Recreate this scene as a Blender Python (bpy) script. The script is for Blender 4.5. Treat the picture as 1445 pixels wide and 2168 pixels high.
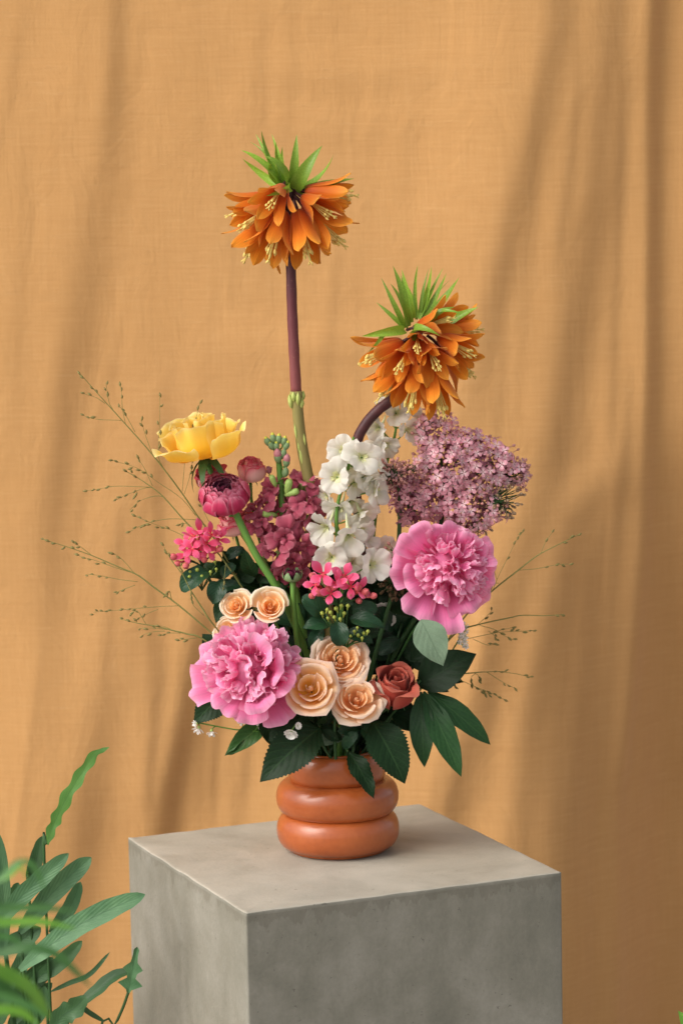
import bpy, math, random
import numpy as np
from mathutils import Matrix, Vector

for o in list(bpy.data.objects):
    bpy.data.objects.remove(o)
SC = bpy.context.scene
COL = SC.collection
RS = np.random.RandomState(11)
random.seed(5)

# ------------------------------------------------------------------ camera, sky, sun, exposure
TOP = 0.92                                   # height of the pedestal top above the ground
FPX, PITCH, ROLL = 6633.0, 0.1355, 0.0190    # focal length in photograph pixels
CAMP = Vector((0.1111, -3.2677, TOP + 0.8766))
_fw = Vector((0, math.cos(PITCH), -math.sin(PITCH)))
_up = Vector((0, math.sin(PITCH), math.cos(PITCH)))
_rt = Vector((1, 0, 0))
EU = _rt * math.cos(ROLL) - _up * math.sin(ROLL)
EV = _rt * math.sin(ROLL) + _up * math.cos(ROLL)
cam_d = bpy.data.cameras.new('camera')
cam = bpy.data.objects.new('camera', cam_d)
COL.objects.link(cam)
mw = Matrix.Identity(4)
for i in range(3):
    mw[i][0], mw[i][1], mw[i][2], mw[i][3] = EU[i], EV[i], -_fw[i], CAMP[i]
cam.matrix_world = mw
cam_d.sensor_fit = 'VERTICAL'
cam_d.sensor_height = 36.0
cam_d.lens = FPX / 2168.0 * 36.0
cam_d.clip_end = 500
cam_d.clip_start = 0.05
cam_d.dof.use_dof = True
cam_d.dof.focus_distance = 3.46
cam_d.dof.aperture_fstop = 6.2
SC.camera = cam

SUN_AZ = Vector((-0.86, -0.50))              # direction towards the sun, in plan
SUN_EL = math.radians(38)
world = bpy.data.worlds.new('World')
SC.world = world
world.use_nodes = True
wn = world.node_tree
wn.nodes.clear()
sky = wn.nodes.new('ShaderNodeTexSky')
sky.sky_type = 'NISHITA'
sky.sun_disc = False
sky.sun_elevation = SUN_EL
sky.sun_rotation = math.atan2(SUN_AZ.x, SUN_AZ.y)
sky.dust_density = 4.0
sky.air_density = 1.0
sky.ozone_density = 1.0
hsv = wn.nodes.new('ShaderNodeHueSaturation')   # an overcast sky: the same sky, greyer all over
hsv.inputs['Saturation'].default_value = 0.28
bgn = wn.nodes.new('ShaderNodeBackground')
bgn.inputs['Strength'].default_value = 0.15
wo = wn.nodes.new('ShaderNodeOutputWorld')
wn.links.new(sky.outputs[0], hsv.inputs['Color'])
wn.links.new(hsv.outputs[0], bgn.inputs[0])
wn.links.new(bgn.outputs[0], wo.inputs[0])

sd = bpy.data.lights.new('sun', 'SUN')
sd.energy = 1.45
sd.angle = math.radians(45)
sd.color = (1.0, 0.93, 0.82)
so = bpy.data.objects.new('sun', sd)
COL.objects.link(so)
_sv = Vector((SUN_AZ.normalized().x * math.cos(SUN_EL), SUN_AZ.normalized().y * math.cos(SUN_EL), math.sin(SUN_EL)))
so.matrix_world = Matrix.Translation((-3, -2, 4)) @ _sv.to_track_quat('Z', 'Y').to_matrix().to_4x4()

SC.view_settings.view_transform = 'Standard'
SC.view_settings.look = 'None'
SC.view_settings.gamma = 1.0
SC.view_settings.exposure = 0.28

# ------------------------------------------------------------------ helpers
def at(px, py, Y):
    """the point of the plane y = Y that the photograph shows at (px, py)"""
    d = _fw + EU * ((px - 722.5) / FPX) - EV * ((py - 1084.0) / FPX)
    return CAMP + d * ((Y - CAMP.y) / d.y)

def psz(Y):
    return (Y - CAMP.y) / math.cos(PITCH) / FPX * 0.985

def lin(h):
    h = h.lstrip('#')
    c = [int(h[i:i + 2], 16) / 255 for i in (0, 2, 4)]
    return tuple(x / 12.92 if x <= .04045 else ((x + .055) / 1.055) ** 2.4 for x in c) + (1,)

W = {}
def thing(name, label, cat, loc, group=None):
    o = bpy.data.objects.new(name, None)
    o.empty_display_size = .02
    COL.objects.link(o)
    o.location = loc
    W[o.name] = Matrix.Translation(loc)
    o['label'] = label
    o['category'] = cat
    if group:
        o['group'] = group
    return o

def add(name, mesh, parent=None, M=None, kind=None):
    o = bpy.data.objects.new(name, mesh)
    COL.objects.link(o)
    M = M if M is not None else Matrix.Identity(4)
    if parent is not None:
        o.parent = parent
        o.matrix_basis = W[parent.name].inverted() @ M
    else:
        o.matrix_basis = M
    W[o.name] = M
    if kind:
        o['kind'] = kind
    return o

def frame(P, z, spin=0.0, s=1.0, ref=None):
    z = Vector(z).normalized()
    ref = Vector(ref) if ref is not None else Vector((0, 0, 1))
    if abs(z.dot(ref.normalized())) > .97:
        ref = Vector((1, 0, 0)) if abs(z.x) < .9 else Vector((0, 1, 0))
    x = ref.cross(z).normalized()
    y = z.cross(x)
    m = Matrix.Identity(4)
    for i in range(3):
        m[i][0], m[i][1], m[i][2], m[i][3] = x[i], y[i], z[i], P[i]
    return m @ Matrix.Rotation(spin, 4, 'Z') @ Matrix.Scale(s, 4)

def RZ(a): return Matrix.Rotation(a, 4, 'Z')
def RX(a): return Matrix.Rotation(a, 4, 'X')

class MB:
    def __init__(self):
        self.v, self.f, self.uv, self.n, self.mi = [], [], [], 0, []
    def grid(self, P, closed=False, mat=0, uvs=None):
        nv, nu = P.shape[0], P.shape[1]
        b = self.n
        self.v.append(P.reshape(-1, 3))
        self.n += nv * nu
        ur = nu if closed else nu - 1
        for j in range(nv - 1):
            for i in range(ur):
                i2 = (i + 1) % nu
                self.f.append((b + j * nu + i, b + j * nu + i2, b + (j + 1) * nu + i2, b + (j + 1) * nu + i))
                u0, u1 = i / max(1, ur), (i + 1) / max(1, ur)
                v0, v1 = j / (nv - 1), (j + 1) / (nv - 1)
                self.uv.extend(((u0, v0), (u1, v0), (u1, v1), (u0, v1)))
                self.mi.append(mat)
        return self
    def tube(self, pts, rad, n=7, mat=0):
        pts = [Vector(p) for p in pts]
        rad = rad if hasattr(rad, '__len__') else [rad] * len(pts)
        T = []
        for i in range(len(pts)):
            a, c = pts[max(0, i - 1)], pts[min(len(pts) - 1, i + 1)]
            T.append((c - a).normalized())
        nrm = T[0].orthogonal().normalized()
        rows = []
        for i, p in enumerate(pts):
            nrm = (nrm - T[i] * nrm.dot(T[i])).normalized()
            b = T[i].cross(nrm)
            rows.append([tuple(p + (nrm * math.cos(a) + b * math.sin(a)) * rad[i]) for a in [2 * math.pi * k / n for k in range(n)]])
        rows.insert(0, [tuple(pts[0])] * n)
        rows.append([tuple(pts[-1])] * n)
        return self.grid(np.array(rows), True, mat)
    def ell(self, c, d, L, r, n=6, m=5, mat=0, p=1.0):
        """pointed ellipsoid from c along d, length L, radius r"""
        d = Vector(d).normalized()
        a = d.orthogonal().normalized(); b = d.cross(a)
        rows = []
        for j in range(m + 1):
            t = j / m
            rr = r * (math.sin(math.pi * t) ** p if 0 < t < 1 else 0.0)
            q = Vector(c) + d * (L * t)
            rows.append([tuple(q + (a * math.cos(2 * math.pi * k / n) + b * math.sin(2 * math.pi * k / n)) * rr) for k in range(n)])
        return self.grid(np.array(rows), True, mat)
    def merge(self, mesh_grid, M, closed=False, mat=0):
        P = mesh_grid.reshape(-1, 3)
        A = np.array(M)
        Q = P @ A[:3, :3].T + A[:3, 3]
        return self.grid(Q.reshape(mesh_grid.shape), closed, mat)
    def mesh(self, name, *mats):
        me = bpy.data.meshes.new(name)
        V = np.concatenate(self.v)
        me.from_pydata(V.tolist(), [], self.f)
        uvl = me.uv_layers.new(name='UVMap')
        uvl.data.foreach_set('uv', np.array(self.uv, dtype=np.float32).ravel())
        me.polygons.foreach_set('use_smooth', [True] * len(self.f))
        for m in mats:
            me.materials.append(m)
        if len(mats) > 1:
            me.polygons.foreach_set('material_index', self.mi)
        me.update()
        return me

def catmull(pts, n=60):
    pts = np.array(pts, float)
    P = np.vstack([2 * pts[0] - pts[1], pts, 2 * pts[-1] - pts[-2]])
    out = []
    k = len(pts) - 1
    for t in np.linspace(0, k, n):
        i = min(int(t), k - 1); s = t - i
        p0, p1, p2, p3 = P[i], P[i + 1], P[i + 2], P[i + 3]
        out.append(.5 * (2 * p1 + (p2 - p0) * s + (2 * p0 - 5 * p1 + 4 * p2 - p3) * s * s + (3 * p1 - p0 - 3 * p2 + p3) * s ** 3))
    return np.array(out)

def lerp(tab, v):
    a = np.array(tab, float)
    return np.interp(v, a[:, 0], a[:, 1])

def patch(prof, half, wf, nu=8, nv=9, peel=0, ruf=0, freq=3, seed=0, rnd=.12, pw=2.2, notch=0, point=0, nlow=0, fold=0):
    """a petal: a patch of a surface of revolution about z, growing from the axis outwards (+y) and upwards"""
    r = np.random.RandomState(seed)
    v = np.linspace(0, 1, nv + 1)[:, None] + 0 * np.linspace(-1, 1, nu + 1)[None, :]
    u = np.linspace(-1, 1, nu + 1)[None, :] + 0 * v
    tab = catmull(prof, 80)
    tt = np.linspace(0, 1, 80)
    ve = v * (1 - rnd * np.abs(u) ** pw - notch * np.exp(-(u / .13) ** 2) + point * np.exp(-(u / .22) ** 2) - point)
    if nlow:
        ve = ve * (1 - nlow * (.5 + .5 * np.sin(u * 7 + r.uniform(0, 6))) * (v > .5))
    ve = np.clip(ve, 0, 1)
    R = np.interp(ve, tt, tab[:, 0]); Z = np.interp(ve, tt, tab[:, 1])
    g0, g1 = np.gradient(tab[:, 0]), np.gradient(tab[:, 1])
    tr, tz = np.interp(ve, tt, g0), np.interp(ve, tt, g1)
    l = np.sqrt(tr * tr + tz * tz) + 1e-9
    tr, tz = tr / l, tz / l
    ang = u * half * lerp(wf, v)
    p = r.uniform(0, 6.28, 4)
    d = ruf * v ** 2 * (np.sin(freq * math.pi * u + p[0] + 2 * v) + .6 * np.sin(1.73 * freq * math.pi * u + p[1]) + .5 * np.sin(.6 * freq * u + p[2]))
    d = d + peel * np.abs(u) ** 3 * v - fold * np.exp(-(u / .3) ** 2) * v * (1 - .5 * v)
    R = R + d * tz
    Z = Z - d * tr
    return np.stack([R * np.sin(ang), R * np.cos(ang), Z], -1)

def leafgrid(L, Wd, wf, nv=14, nu=6, serr=None, fold=.25, bend=.4, wav=0, seed=0, twist=0, roll=0):
    """a leaf from the origin along +y, upper face +z; bend > 0 lets the tip droop"""
    r = np.random.RandomState(seed)
    vs = np.linspace(0, 1, nv + 1)
    us = np.linspace(-1, 1, nu + 1)
    y = z = 0.0
    rows = []
    ph = r.uniform(0, 6, 3)
    for j, v in enumerate(vs):
        th = -bend * (v - .25) * 1.4
        if j:
            y += math.cos(th) * L / nv; z += math.sin(th) * L / nv
        w = Wd / 2 * float(lerp(wf, v))
        row = []
        for u in us:
            ww = w
            if serr and abs(u) > .99:
                k = (v * serr[0]) % 1.0
                ww = w * (1 + serr[1] * (k - .5) * min(1, 6 * (1 - v)))
            a = abs(u)
            x = u * ww * math.cos(fold)
            n = a * ww * math.sin(fold) - roll * ww * a * a
            n += wav * Wd * a * a * math.sin(v * 14 + ph[0] + (2.2 if u > 0 else 0)) + .4 * wav * Wd * math.sin(v * 6 + ph[1]) * u
            tw = twist * (v - .3)
            x, n = x * math.cos(tw) - n * math.sin(tw), x * math.sin(tw) + n * math.cos(tw)
            row.append((x, y - n * math.sin(th), z + n * math.cos(th)))
        rows.append(row)
    return np.array(rows)

def leaf_matrix(A, B, facing):
    """frame that lays +y from A to B with the upper face towards `facing`"""
    A, B = Vector(A), Vector(B)
    y = (B - A).normalized()
    f = Vector(facing)
    z = (f - y * f.dot(y)).normalized()
    x = y.cross(z)
    m = Matrix.Identity(4)
    for i in range(3):
        m[i][0], m[i][1], m[i][2], m[i][3] = x[i], y[i], z[i], A[i]
    return m

OVATE = [(0, .04), (.05, .30), (.15, .70), (.3, .97), (.42, 1), (.6, .86), (.78, .55), (.9, .25), (1, 0)]
LANCE = [(0, .06), (.1, .42), (.3, .9), (.5, 1), (.7, .82), (.88, .4), (1, 0)]
STRAP = [(0, .75), (.2, 1), (.5, .82), (.8, .42), (1, 0)]
ROUNDL = [(0, .05), (.06, .5), (.2, .85), (.45, 1), (.7, .9), (.87, .62), (.96, .3), (1, 0)]

# ------------------------------------------------------------------ materials
class N:
    def __init__(self, name):
        self.m = bpy.data.materials.new(name)
        self.m.use_nodes = True
        self.t = self.m.node_tree
        self.t.nodes.clear()
        self.out = self.t.nodes.new('ShaderNodeOutputMaterial')
    def n(self, typ, **kw):
        x = self.t.nodes.new(typ)
        for k, v in kw.items():
            setattr(x, k, v)
        return x
    def l(self, a, b): self.t.links.new(a, b)
    def setv(self, sock, v):
        if hasattr(v, 'is_output') or isinstance(v, bpy.types.NodeSocket): self.l(v, sock)
        else: sock.default_value = v
    def math(self, op, a, b=0.0, c=0.0, clamp=False):
        x = self.n('ShaderNodeMath', operation=op, use_clamp=clamp)
        self.setv(x.inputs[0], a); self.setv(x.inputs[1], b); self.setv(x.inputs[2], c)
        return x.outputs[0]
    def mix(self, f, a, b, blend='MIX'):
        x = self.n('ShaderNodeMix', data_type='RGBA', blend_type=blend)
        self.setv(x.inputs[0], f); self.setv(x.inputs[6], a); self.setv(x.inputs[7], b)
        return x.outputs[2]
    def ramp(self, f, stops):
        x = self.n('ShaderNodeValToRGB')
        e = x.color_ramp.elements
        while len(e) < len(stops): e.new(.5)
        for i, (p, c) in enumerate(stops):
            e[i].position = p; e[i].color = c
        self.setv(x.inputs[0], f)
        return x.outputs[0]
    def noise(self, co, scale, det=3, rough=.55, dist=0):
        x = self.n('ShaderNodeTexNoise')
        self.l(co, x.inputs['Vector'])
        x.inputs['Scale'].default_value = scale; x.inputs['Detail'].default_value = det
        x.inputs['Roughness'].default_value = rough; x.inputs['Distortion'].default_value = dist
        return x.outputs[0]
    def mapping(self, co, sc, rot=(0, 0, 0)):
        x = self.n('ShaderNodeMapping')
        self.l(co, x.inputs[0]); x.inputs['Scale'].default_value = sc; x.inputs['Rotation'].default_value = rot
        return x.outputs[0]
    def co(self, which='Object'):
        return self.n('ShaderNodeTexCoord').outputs[which]
    def bump(self, h, s, d=.001):
        x = self.n('ShaderNodeBump')
        x.inputs['Strength'].default_value = s; x.inputs['Distance'].default_value = d
        self.l(h, x.inputs['Height'])
        return x.outputs[0]
    def pbsdf(self, col, rough=.5, normal=None, spec=.4, coat=0, transl=0, tcol=None, sheen=0):
        p = self.n('ShaderNodeBsdfPrincipled')
        self.setv(p.inputs['Base Color'], col); self.setv(p.inputs['Roughness'], rough)
        p.inputs['Specular IOR Level'].default_value = spec
        p.inputs['Coat Weight'].default_value = coat
        p.inputs['Coat Roughness'].default_value = .12
        p.inputs['Sheen Weight'].default_value = sheen
        if normal is not None: self.l(normal, p.inputs['Normal'])
        sh = p.outputs[0]
        if transl:
            t = self.n('ShaderNodeBsdfTranslucent')
            self.setv(t.inputs[0], tcol if tcol is not None else col)
            mx = self.n('ShaderNodeMixShader')
            mx.inputs[0].default_value = transl
            self.l(sh, mx.inputs[1]); self.l(t.outputs[0], mx.inputs[2])
            sh = mx.outputs[0]
        self.l(sh, self.out.inputs[0])
        return self.m

def petal_mat(name, stops, edge=None, edge_amt=.5, veins=.12, transl=.3, rough=.55, streak=26, bump=.25, objvar=.10):
    """petal colour along its length (a property of the petal itself), fine veins, light let through"""
    k = N(name)
    uv = k.co('UV')
    s = k.n('ShaderNodeSeparateXYZ'); k.l(uv, s.inputs[0])
    a = k.math('ABSOLUTE', k.math('MULTIPLY_ADD', s.outputs[0], 2.0, -1.0))
    oi = k.n('ShaderNodeObjectInfo').outputs['Random']
    nz = k.noise(k.co('Object'), 60, 2)
    vv = k.math('ADD', s.outputs[1], k.math('MULTIPLY_ADD', nz, .25, -.125), clamp=True)
    col = k.ramp(vv, [(p, lin(c)) for p, c in stops])
    if edge:
        e = k.math('MULTIPLY', k.math('MAXIMUM', k.math('POWER', a, 5.0), k.math('POWER', s.outputs[1], 9.0)), edge_amt)
        col = k.mix(e, col, lin(edge))
    mp = k.mapping(uv, (streak, 1.6, 1))
    vn = k.noise(mp, 1.0, 3, .6)
    f = k.math('MULTIPLY_ADD', k.math('SUBTRACT', vn, .5), veins * 2.5, 1.0)
    f = k.math('MULTIPLY', f, k.math('MULTIPLY_ADD', oi, objvar * 2, 1 - objvar))
    cmb = k.n('ShaderNodeCombineXYZ')
    for i in range(3): k.l(f, cmb.inputs[i])
    col = k.mix(1.0, col, cmb.outputs[0], 'MULTIPLY')
    return k.pbsdf(col, rough, k.bump(vn, bump, .0007), .13, transl=transl, sheen=.12)

def leaf_mat(name, c1, c2, rough=.4, nveins=7, vein='#5a7a48', vamt=.35, transl=.12, spec=.45, bump=.5, back=None, slope=.3):
    k = N(name)
    uv = k.co('UV')
    s = k.n('ShaderNodeSeparateXYZ'); k.l(uv, s.inputs[0])
    a = k.math('ABSOLUTE', k.math('MULTIPLY_ADD', s.outputs[0], 2.0, -1.0))
    nz = k.noise(k.co('Object'), 35, 4)
    col = k.mix(k.math('MULTIPLY_ADD', nz, 1.6, -.3, True), lin(c1), lin(c2))
    oi = k.n('ShaderNodeObjectInfo').outputs['Random']
    t = k.math('SUBTRACT', k.math('MULTIPLY', s.outputs[1], float(nveins)), k.math('MULTIPLY', a, slope * nveins))
    fr = k.math('ABSOLUTE', k.math('SUBTRACT', k.math('FRACT', t), .5))
    side = k.math('MULTIPLY', k.math('LESS_THAN', fr, .05), k.math('LESS_THAN', a, .85))
    mid = k.math('LESS_THAN', a, .045)
    vm = k.math('MAXIMUM', k.math('MULTIPLY', side, .45), mid)
    col = k.mix(k.math('MULTIPLY', vm, vamt), col, lin(vein))
    br = k.math('MULTIPLY_ADD', oi, .5, .75)
    cmb = k.n('ShaderNodeCombineXYZ')
    for i in range(3): k.l(br, cmb.inputs[i])
    col = k.mix(1.0, col, cmb.outputs[0], 'MULTIPLY')
    if back:
        g = k.n('ShaderNodeNewGeometry')
        col = k.mix(g.outputs['Backfacing'], col, lin(back))
    soft = k.math('SUBTRACT', k.math('MULTIPLY', fr, 1.0), k.math('MULTIPLY', mid, .6))
    h = k.math('ADD', soft, k.math('MULTIPLY', nz, .5))
    return k.pbsdf(col, rough, k.bump(h, bump, .0008), spec, transl=transl)

def plain_mat(name, c1, c2, rough=.5, scale=60, bump=.3, spec=.35, transl=0, stretch=(1, 1, 1)):
    k = N(name)
    nz = k.noise(k.mapping(k.co('Object'), stretch), scale, 4)
    col = k.mix(k.math('MULTIPLY_ADD', nz, 2.0, -.5, True), lin(c1), lin(c2))
    return k.pbsdf(col, rough, k.bump(nz, bump, .0008), spec, transl=transl)

M = {}
#BUILD
# ------------------------------------------------------------------ ground, cloth, pedestal, vase
def mat_ground():
    k = N('paving')
    co = k.co('Object')
    nz = k.noise(co, 3.0, 6)
    col = k.mix(nz, (.30, .27, .23, 1), (.42, .38, .33, 1))
    return k.pbsdf(col, .85, k.bump(nz, .3, .01), .2)
mb = MB()
mb.grid(np.array([[(x, y, 0) for x in np.linspace(-400, 400, 9)] for y in np.linspace(-400, 400, 9)], float))
add('ground', mb.mesh('ground', mat_ground()), kind='structure')

YC = 0.86                                    # plane the cloth hangs in
def mat_cloth():
    k = N('ochre_linen')
    co = k.co('Object')
    hz = k.noise(k.mapping(co, (14, 1, 800), (0, .03, 0)), 1.0, 3, .6, .3)
    vt = k.noise(k.mapping(co, (650, 1, 12)), 1.0, 3, .6, .3)
    fine = k.noise(k.mapping(co, (900, 1, 900)), 1.0, 2)
    big = k.noise(co, 5.0, 3)
    a = k.math('ADD', k.math('MULTIPLY', k.math('SUBTRACT', hz, .5), 1.1), k.math('MULTIPLY', k.math('SUBTRACT', vt, .5), .75))
    a = k.math('ADD', a, k.math('MULTIPLY', k.math('SUBTRACT', fine, .5), .5))
    slub = k.noise(k.mapping(co, (22, 1, 1100), (0, .03, 0)), 1.0, 2, .5)
    a = k.math('ADD', a, k.math('MULTIPLY', k.math('GREATER_THAN', slub, .66), .45))
    f = k.math('MULTIPLY_ADD', a, .46, .5)
    cr = k.noise(k.mapping(co, (16, 1, 9), (0, .3, 0)), 1.0, 5, .62, .8)
    col = k.ramp(f, [(.22, lin('#bb8a55')), (.5, lin('#cb9a63')), (.78, lin('#d9ab76'))])
    col = k.mix(k.math('MULTIPLY_ADD', big, .5, -.1, True), col, lin('#c5955e'))
    return k.pbsdf(col, .9, k.bump(k.math('ADD', k.math('MULTIPLY', a, .14), cr), .5, .0052), .1, sheen=.15)

def cloth():
    xs = np.arange(-800, 2240, 6.0)
    ys = np.arange(-700, 3400, 30.0)
    S = np.zeros((len(ys), len(xs)))
    def band(path, wd, s, soft=1.0):
        p = np.array(path, float)
        o = np.argsort(p[:, 1]); p = p[o]
        xc = np.interp(ys, p[:, 1], p[:, 0])
        if len(p[0]) > 2: am = np.interp(ys, p[:, 1], p[:, 2])
        else: am = np.ones(len(ys))
        nonlocal S
        S += -s * am[:, None] * np.exp(-((xs[None, :] - xc[:, None]) / wd) ** 2)
    # folds of the cloth, as bands whose surface turns to the right
    band([(235, -200, .1), (225, 300, .22), (195, 600, .8), (150, 900, 1), (120, 1150, .9), (125, 1450, .5), (120, 1800, .2)], 44, .34)
    band([(252, -300, 1), (255, 250, 1), (245, 480, .3), (240, 700, 0)], 22, .22)
    band([(420, -300, .2), (425, 400, .3), (420, 800, .2), (420, 1000, 0)], 20, .15)
    band([(470, 1250, 0), (425, 1450, .6), (408, 1600, 1), (380, 1740, 1), (350, 2000, .6), (330, 2400, .5)], 28, .95)
    band([(260, 1350, 0), (232, 1560, .7), (205, 1750, 1), (185, 1950, .9), (150, 2300, .6)], 46, .46)
    band([(345, 800, 0), (335, 1000, .8), (312, 1280, 1), (305, 1500, .6), (300, 1700, 0)], 46, .24)
    band([(515, 1600, 0), (515, 1680, .6), (512, 1800, .6)], 14, .35)
    band([(1195, -300, .5), (1190, 60, .8), (1155, 250, .9), (1110, 450, 1), (1078, 620, 1), (1052, 760, .8), (1030, 950, .5), (1000, 1150, 0)], 36, .42)
    band([(1310, -300, .5), (1300, 80, .8), (1285, 400, 1), (1255, 650, 1), (1215, 950, .9), (1130, 1250, .8), (1085, 1420, .9), (1045, 1580, 1), (1010, 1750, 1), (960, 2100, .6)], 46, .52)
    band([(1350, 1000, 0), (1250, 1130, .6), (1195, 1400, 1), (1165, 1600, 1), (1150, 1800, .9), (1130, 2200, .7)], 42, .50)
    band([(1300, 1000, 0), (1262, 1250, .8), (1235, 1500, 1), (1240, 2200, .9)], 60, .38)
    band([(1400, -300, 1), (1402, 200, 1), (1412, 700, 1), (1420, 1200, .9), (1405, 1500, 1), (1385, 1800, 1), (1395, 2200, 1)], 17, 1.25)
    band([(1445, 900, 0), (1445, 1500, .9), (1440, 2300, 1)], 40, .9)
    rb = np.random.RandomState(9)
    for i in range(46):
        x0, y0, ln = rb.uniform(-50, 1480), rb.uniform(-100, 2100), rb.uniform(180, 520)
        dx = rb.uniform(-.22, .04) * ln
        w_, s_ = rb.uniform(9, 20), rb.uniform(.04, .15) * (.45 if y0 < 900 and x0 < 1050 else 1.0)
        band([(x0 - dx, y0 - ln, 0), (x0 - dx / 2, y0 - ln / 2, .9), (x0, y0, 1), (x0 + dx / 2, y0 + ln / 2, .9), (x0 + dx, y0 + ln, 0)], w_, s_)
        band([(x0 - dx - 1.9 * w_, y0 - ln, 0), (x0 - 1.9 * w_, y0, 1), (x0 + dx - 1.9 * w_, y0 + ln, 0)], w_, -s_ * .7)
    for (x0, y0, x1, y1, w_, s_) in ((455, 1380, 440, 1740, 14, .3), (330, 1300, 335, 1500, 12, .2), (480, 1540, 468, 1720, 13, .45), (545, 1600, 540, 1720, 12, .3), (355, 1480, 330, 1720, 14, .35), (435, 1120, 430, 1380, 16, .2), (262, 1180, 235, 1420, 16, .2), (60, 400, 40, 900, 22, .10), (560, 60, 555, 420, 16, .1),
                                     (1330, 200, 1325, 900, 14, .3), (1235, 200, 1200, 520, 14, .22), (1360, 900, 1330, 1500, 16, .3), (1290, 1300, 1270, 1900, 18, .3), (1010, 1250, 970, 1500, 18, .22), (1085, 820, 1050, 1100, 16, .22)):
        band([(x0, y0 - 140, 0), (x0, y0, 1), (x1, y1, 1), (x1, y1 + 140, 0)], w_, s_)
    # the whole right side swings slowly back
    rows = np.clip((ys - 300) / 1500, 0, 1)[:, None]
    S += -.20 * rows * np.clip((xs[None, :] - 1150) / 250, 0, 1) * (xs[None, :] < 1500)
    # compensate so that the cloth keeps its plane
    h = np.cumsum(S, 1) * 6.0
    ker = 75
    pad = np.pad(h, ((0, 0), (ker, ker)), 'edge')
    cs = np.cumsum(pad, 1)
    mean = (cs[:, 2 * ker:] - cs[:, :-2 * ker]) / (2 * ker)
    h = h - mean[:, :h.shape[1]] * 1.0
    r = np.random.RandomState(3)
    # small irregular creases and soft sags
    for i in range(70):
        cx, cy = r.uniform(0, 1445), r.uniform(0, 2168)
        sx, sy = r.uniform(20, 70), r.uniform(60, 220)
        sl = r.uniform(-.12, .02)
        h += r.uniform(-1, 1) * 3.0 * np.exp(-((xs[None, :] - cx - sl * (ys[:, None] - cy)) / sx) ** 2 - ((ys[:, None] - cy) / sy) ** 2)
    for (cx, cy, sx, sy, a) in ((650, 720, 190, 34, 7), (760, 130, 210, 30, 5), (600, 500, 150, 28, 3), (720, 240, 250, 26, 3)):
        yy = ys[:, None] - cy - 26 * np.cos((xs[None, :] - cx) / 150.)
        h += a * np.exp(-((xs[None, :] - cx) / sx) ** 2) * np.exp(-(yy / sy) ** 2)
    h -= (.10 * np.clip(xs - 980, 0, 600) * np.clip((xs - 980) / 250, 0, 1))[None, :]
    h -= (np.clip((ys - 900) / 900, 0, 1) ** 1.2)[:, None] * (.66 * np.clip(xs - 1195, 0, 400) ** 1.0 * np.clip((xs - 1195) / 120, 0, 1))[None, :]
    px = psz(YC)
    P = np.zeros((len(ys), len(xs), 3))
    o = at(0, 0, YC); ex = (at(1, 0, YC) - o); ey = (at(0, 1, YC) - o)
    for j, y in enumerate(ys):
        for i, x in enumerate(xs):
            q = o + ex * x + ey * y
            P[j, i] = (q.x, YC - h[j, i] * px, max(q.z, .01))
    mb = MB().grid(P[::-1])
    t = add('backdrop_cloth', mb.mesh('backdrop_cloth', mat_cloth()))
    t['label'] = 'ochre linen cloth hanging in loose vertical folds behind the flowers'
    t['category'] = 'cloth'
cloth()

def mat_concrete():
    k = N('concrete')
    co = k.co('Object')
    n1 = k.noise(co, 7, 6, .6, .4)
    n2 = k.noise(co, 28, 6, .65, .6)
    n3 = k.noise(co, 220, 4, .6)
    st = k.noise(k.mapping(co, (30, 30, 4)), 1.0, 4, .6)
    a = k.math('ADD', k.math('MULTIPLY', n1, .5), k.math('MULTIPLY', n2, .3))
    a = k.math('ADD', a, k.math('MULTIPLY', st, .2))
    col = k.ramp(a, [(.28, lin('#68675c')), (.47, lin('#807d71')), (.66, lin('#969287'))])
    sp = k.math('GREATER_THAN', k.noise(co, 90, 5, .7), .66)
    col = k.mix(k.math('MULTIPLY', sp, .35), col, lin('#6f685a'))
    mot = k.math('MULTIPLY_ADD', n3, .6, .7)
    cmb = k.n('ShaderNodeCombineXYZ')
    for i in range(3): k.l(mot, cmb.inputs[i])
    col = k.mix(.45, col, cmb.outputs[0], 'MULTIPLY')
    # paler, noise mottled tone on the upward facing top
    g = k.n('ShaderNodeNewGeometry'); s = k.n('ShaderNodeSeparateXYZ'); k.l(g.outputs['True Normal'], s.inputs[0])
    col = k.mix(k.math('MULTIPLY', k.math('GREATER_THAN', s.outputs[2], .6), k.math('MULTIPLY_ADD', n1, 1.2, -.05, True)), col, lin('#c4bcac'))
    sp2 = k.math('GREATER_THAN', k.noise(co, 150, 3, .6), .70)
    col = k.mix(k.math('MULTIPLY', sp2, .55), col, lin('#57524a'))
    zz = k.n('ShaderNodeSeparateXYZ'); k.l(co, zz.inputs[0])
    drip = k.noise(k.mapping(co, (60, 60, 2)), 1.0, 4, .7)
    edge = k.math('SUBTRACT', zz.outputs[2], k.math('MULTIPLY_ADD', drip, -.06, TOP + .018))
    band_ = k.math('MULTIPLY', k.math('GREATER_THAN', edge, 0.0), k.math('LESS_THAN', zz.outputs[2], TOP - .0045))
    col = k.mix(k.math('MULTIPLY', band_, .28), col, lin('#5f584b'))
    hh = k.math('SUBTRACT', k.math('ADD', n3, k.math('MULTIPLY', n2, .6)), k.math('MULTIPLY', sp2, 1.2))
    return k.pbsdf(col, k.math('MULTIPLY_ADD', n2, .4, .42), k.bump(hh, .5, .0008), .35)
CM = mat_concrete()

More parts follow.
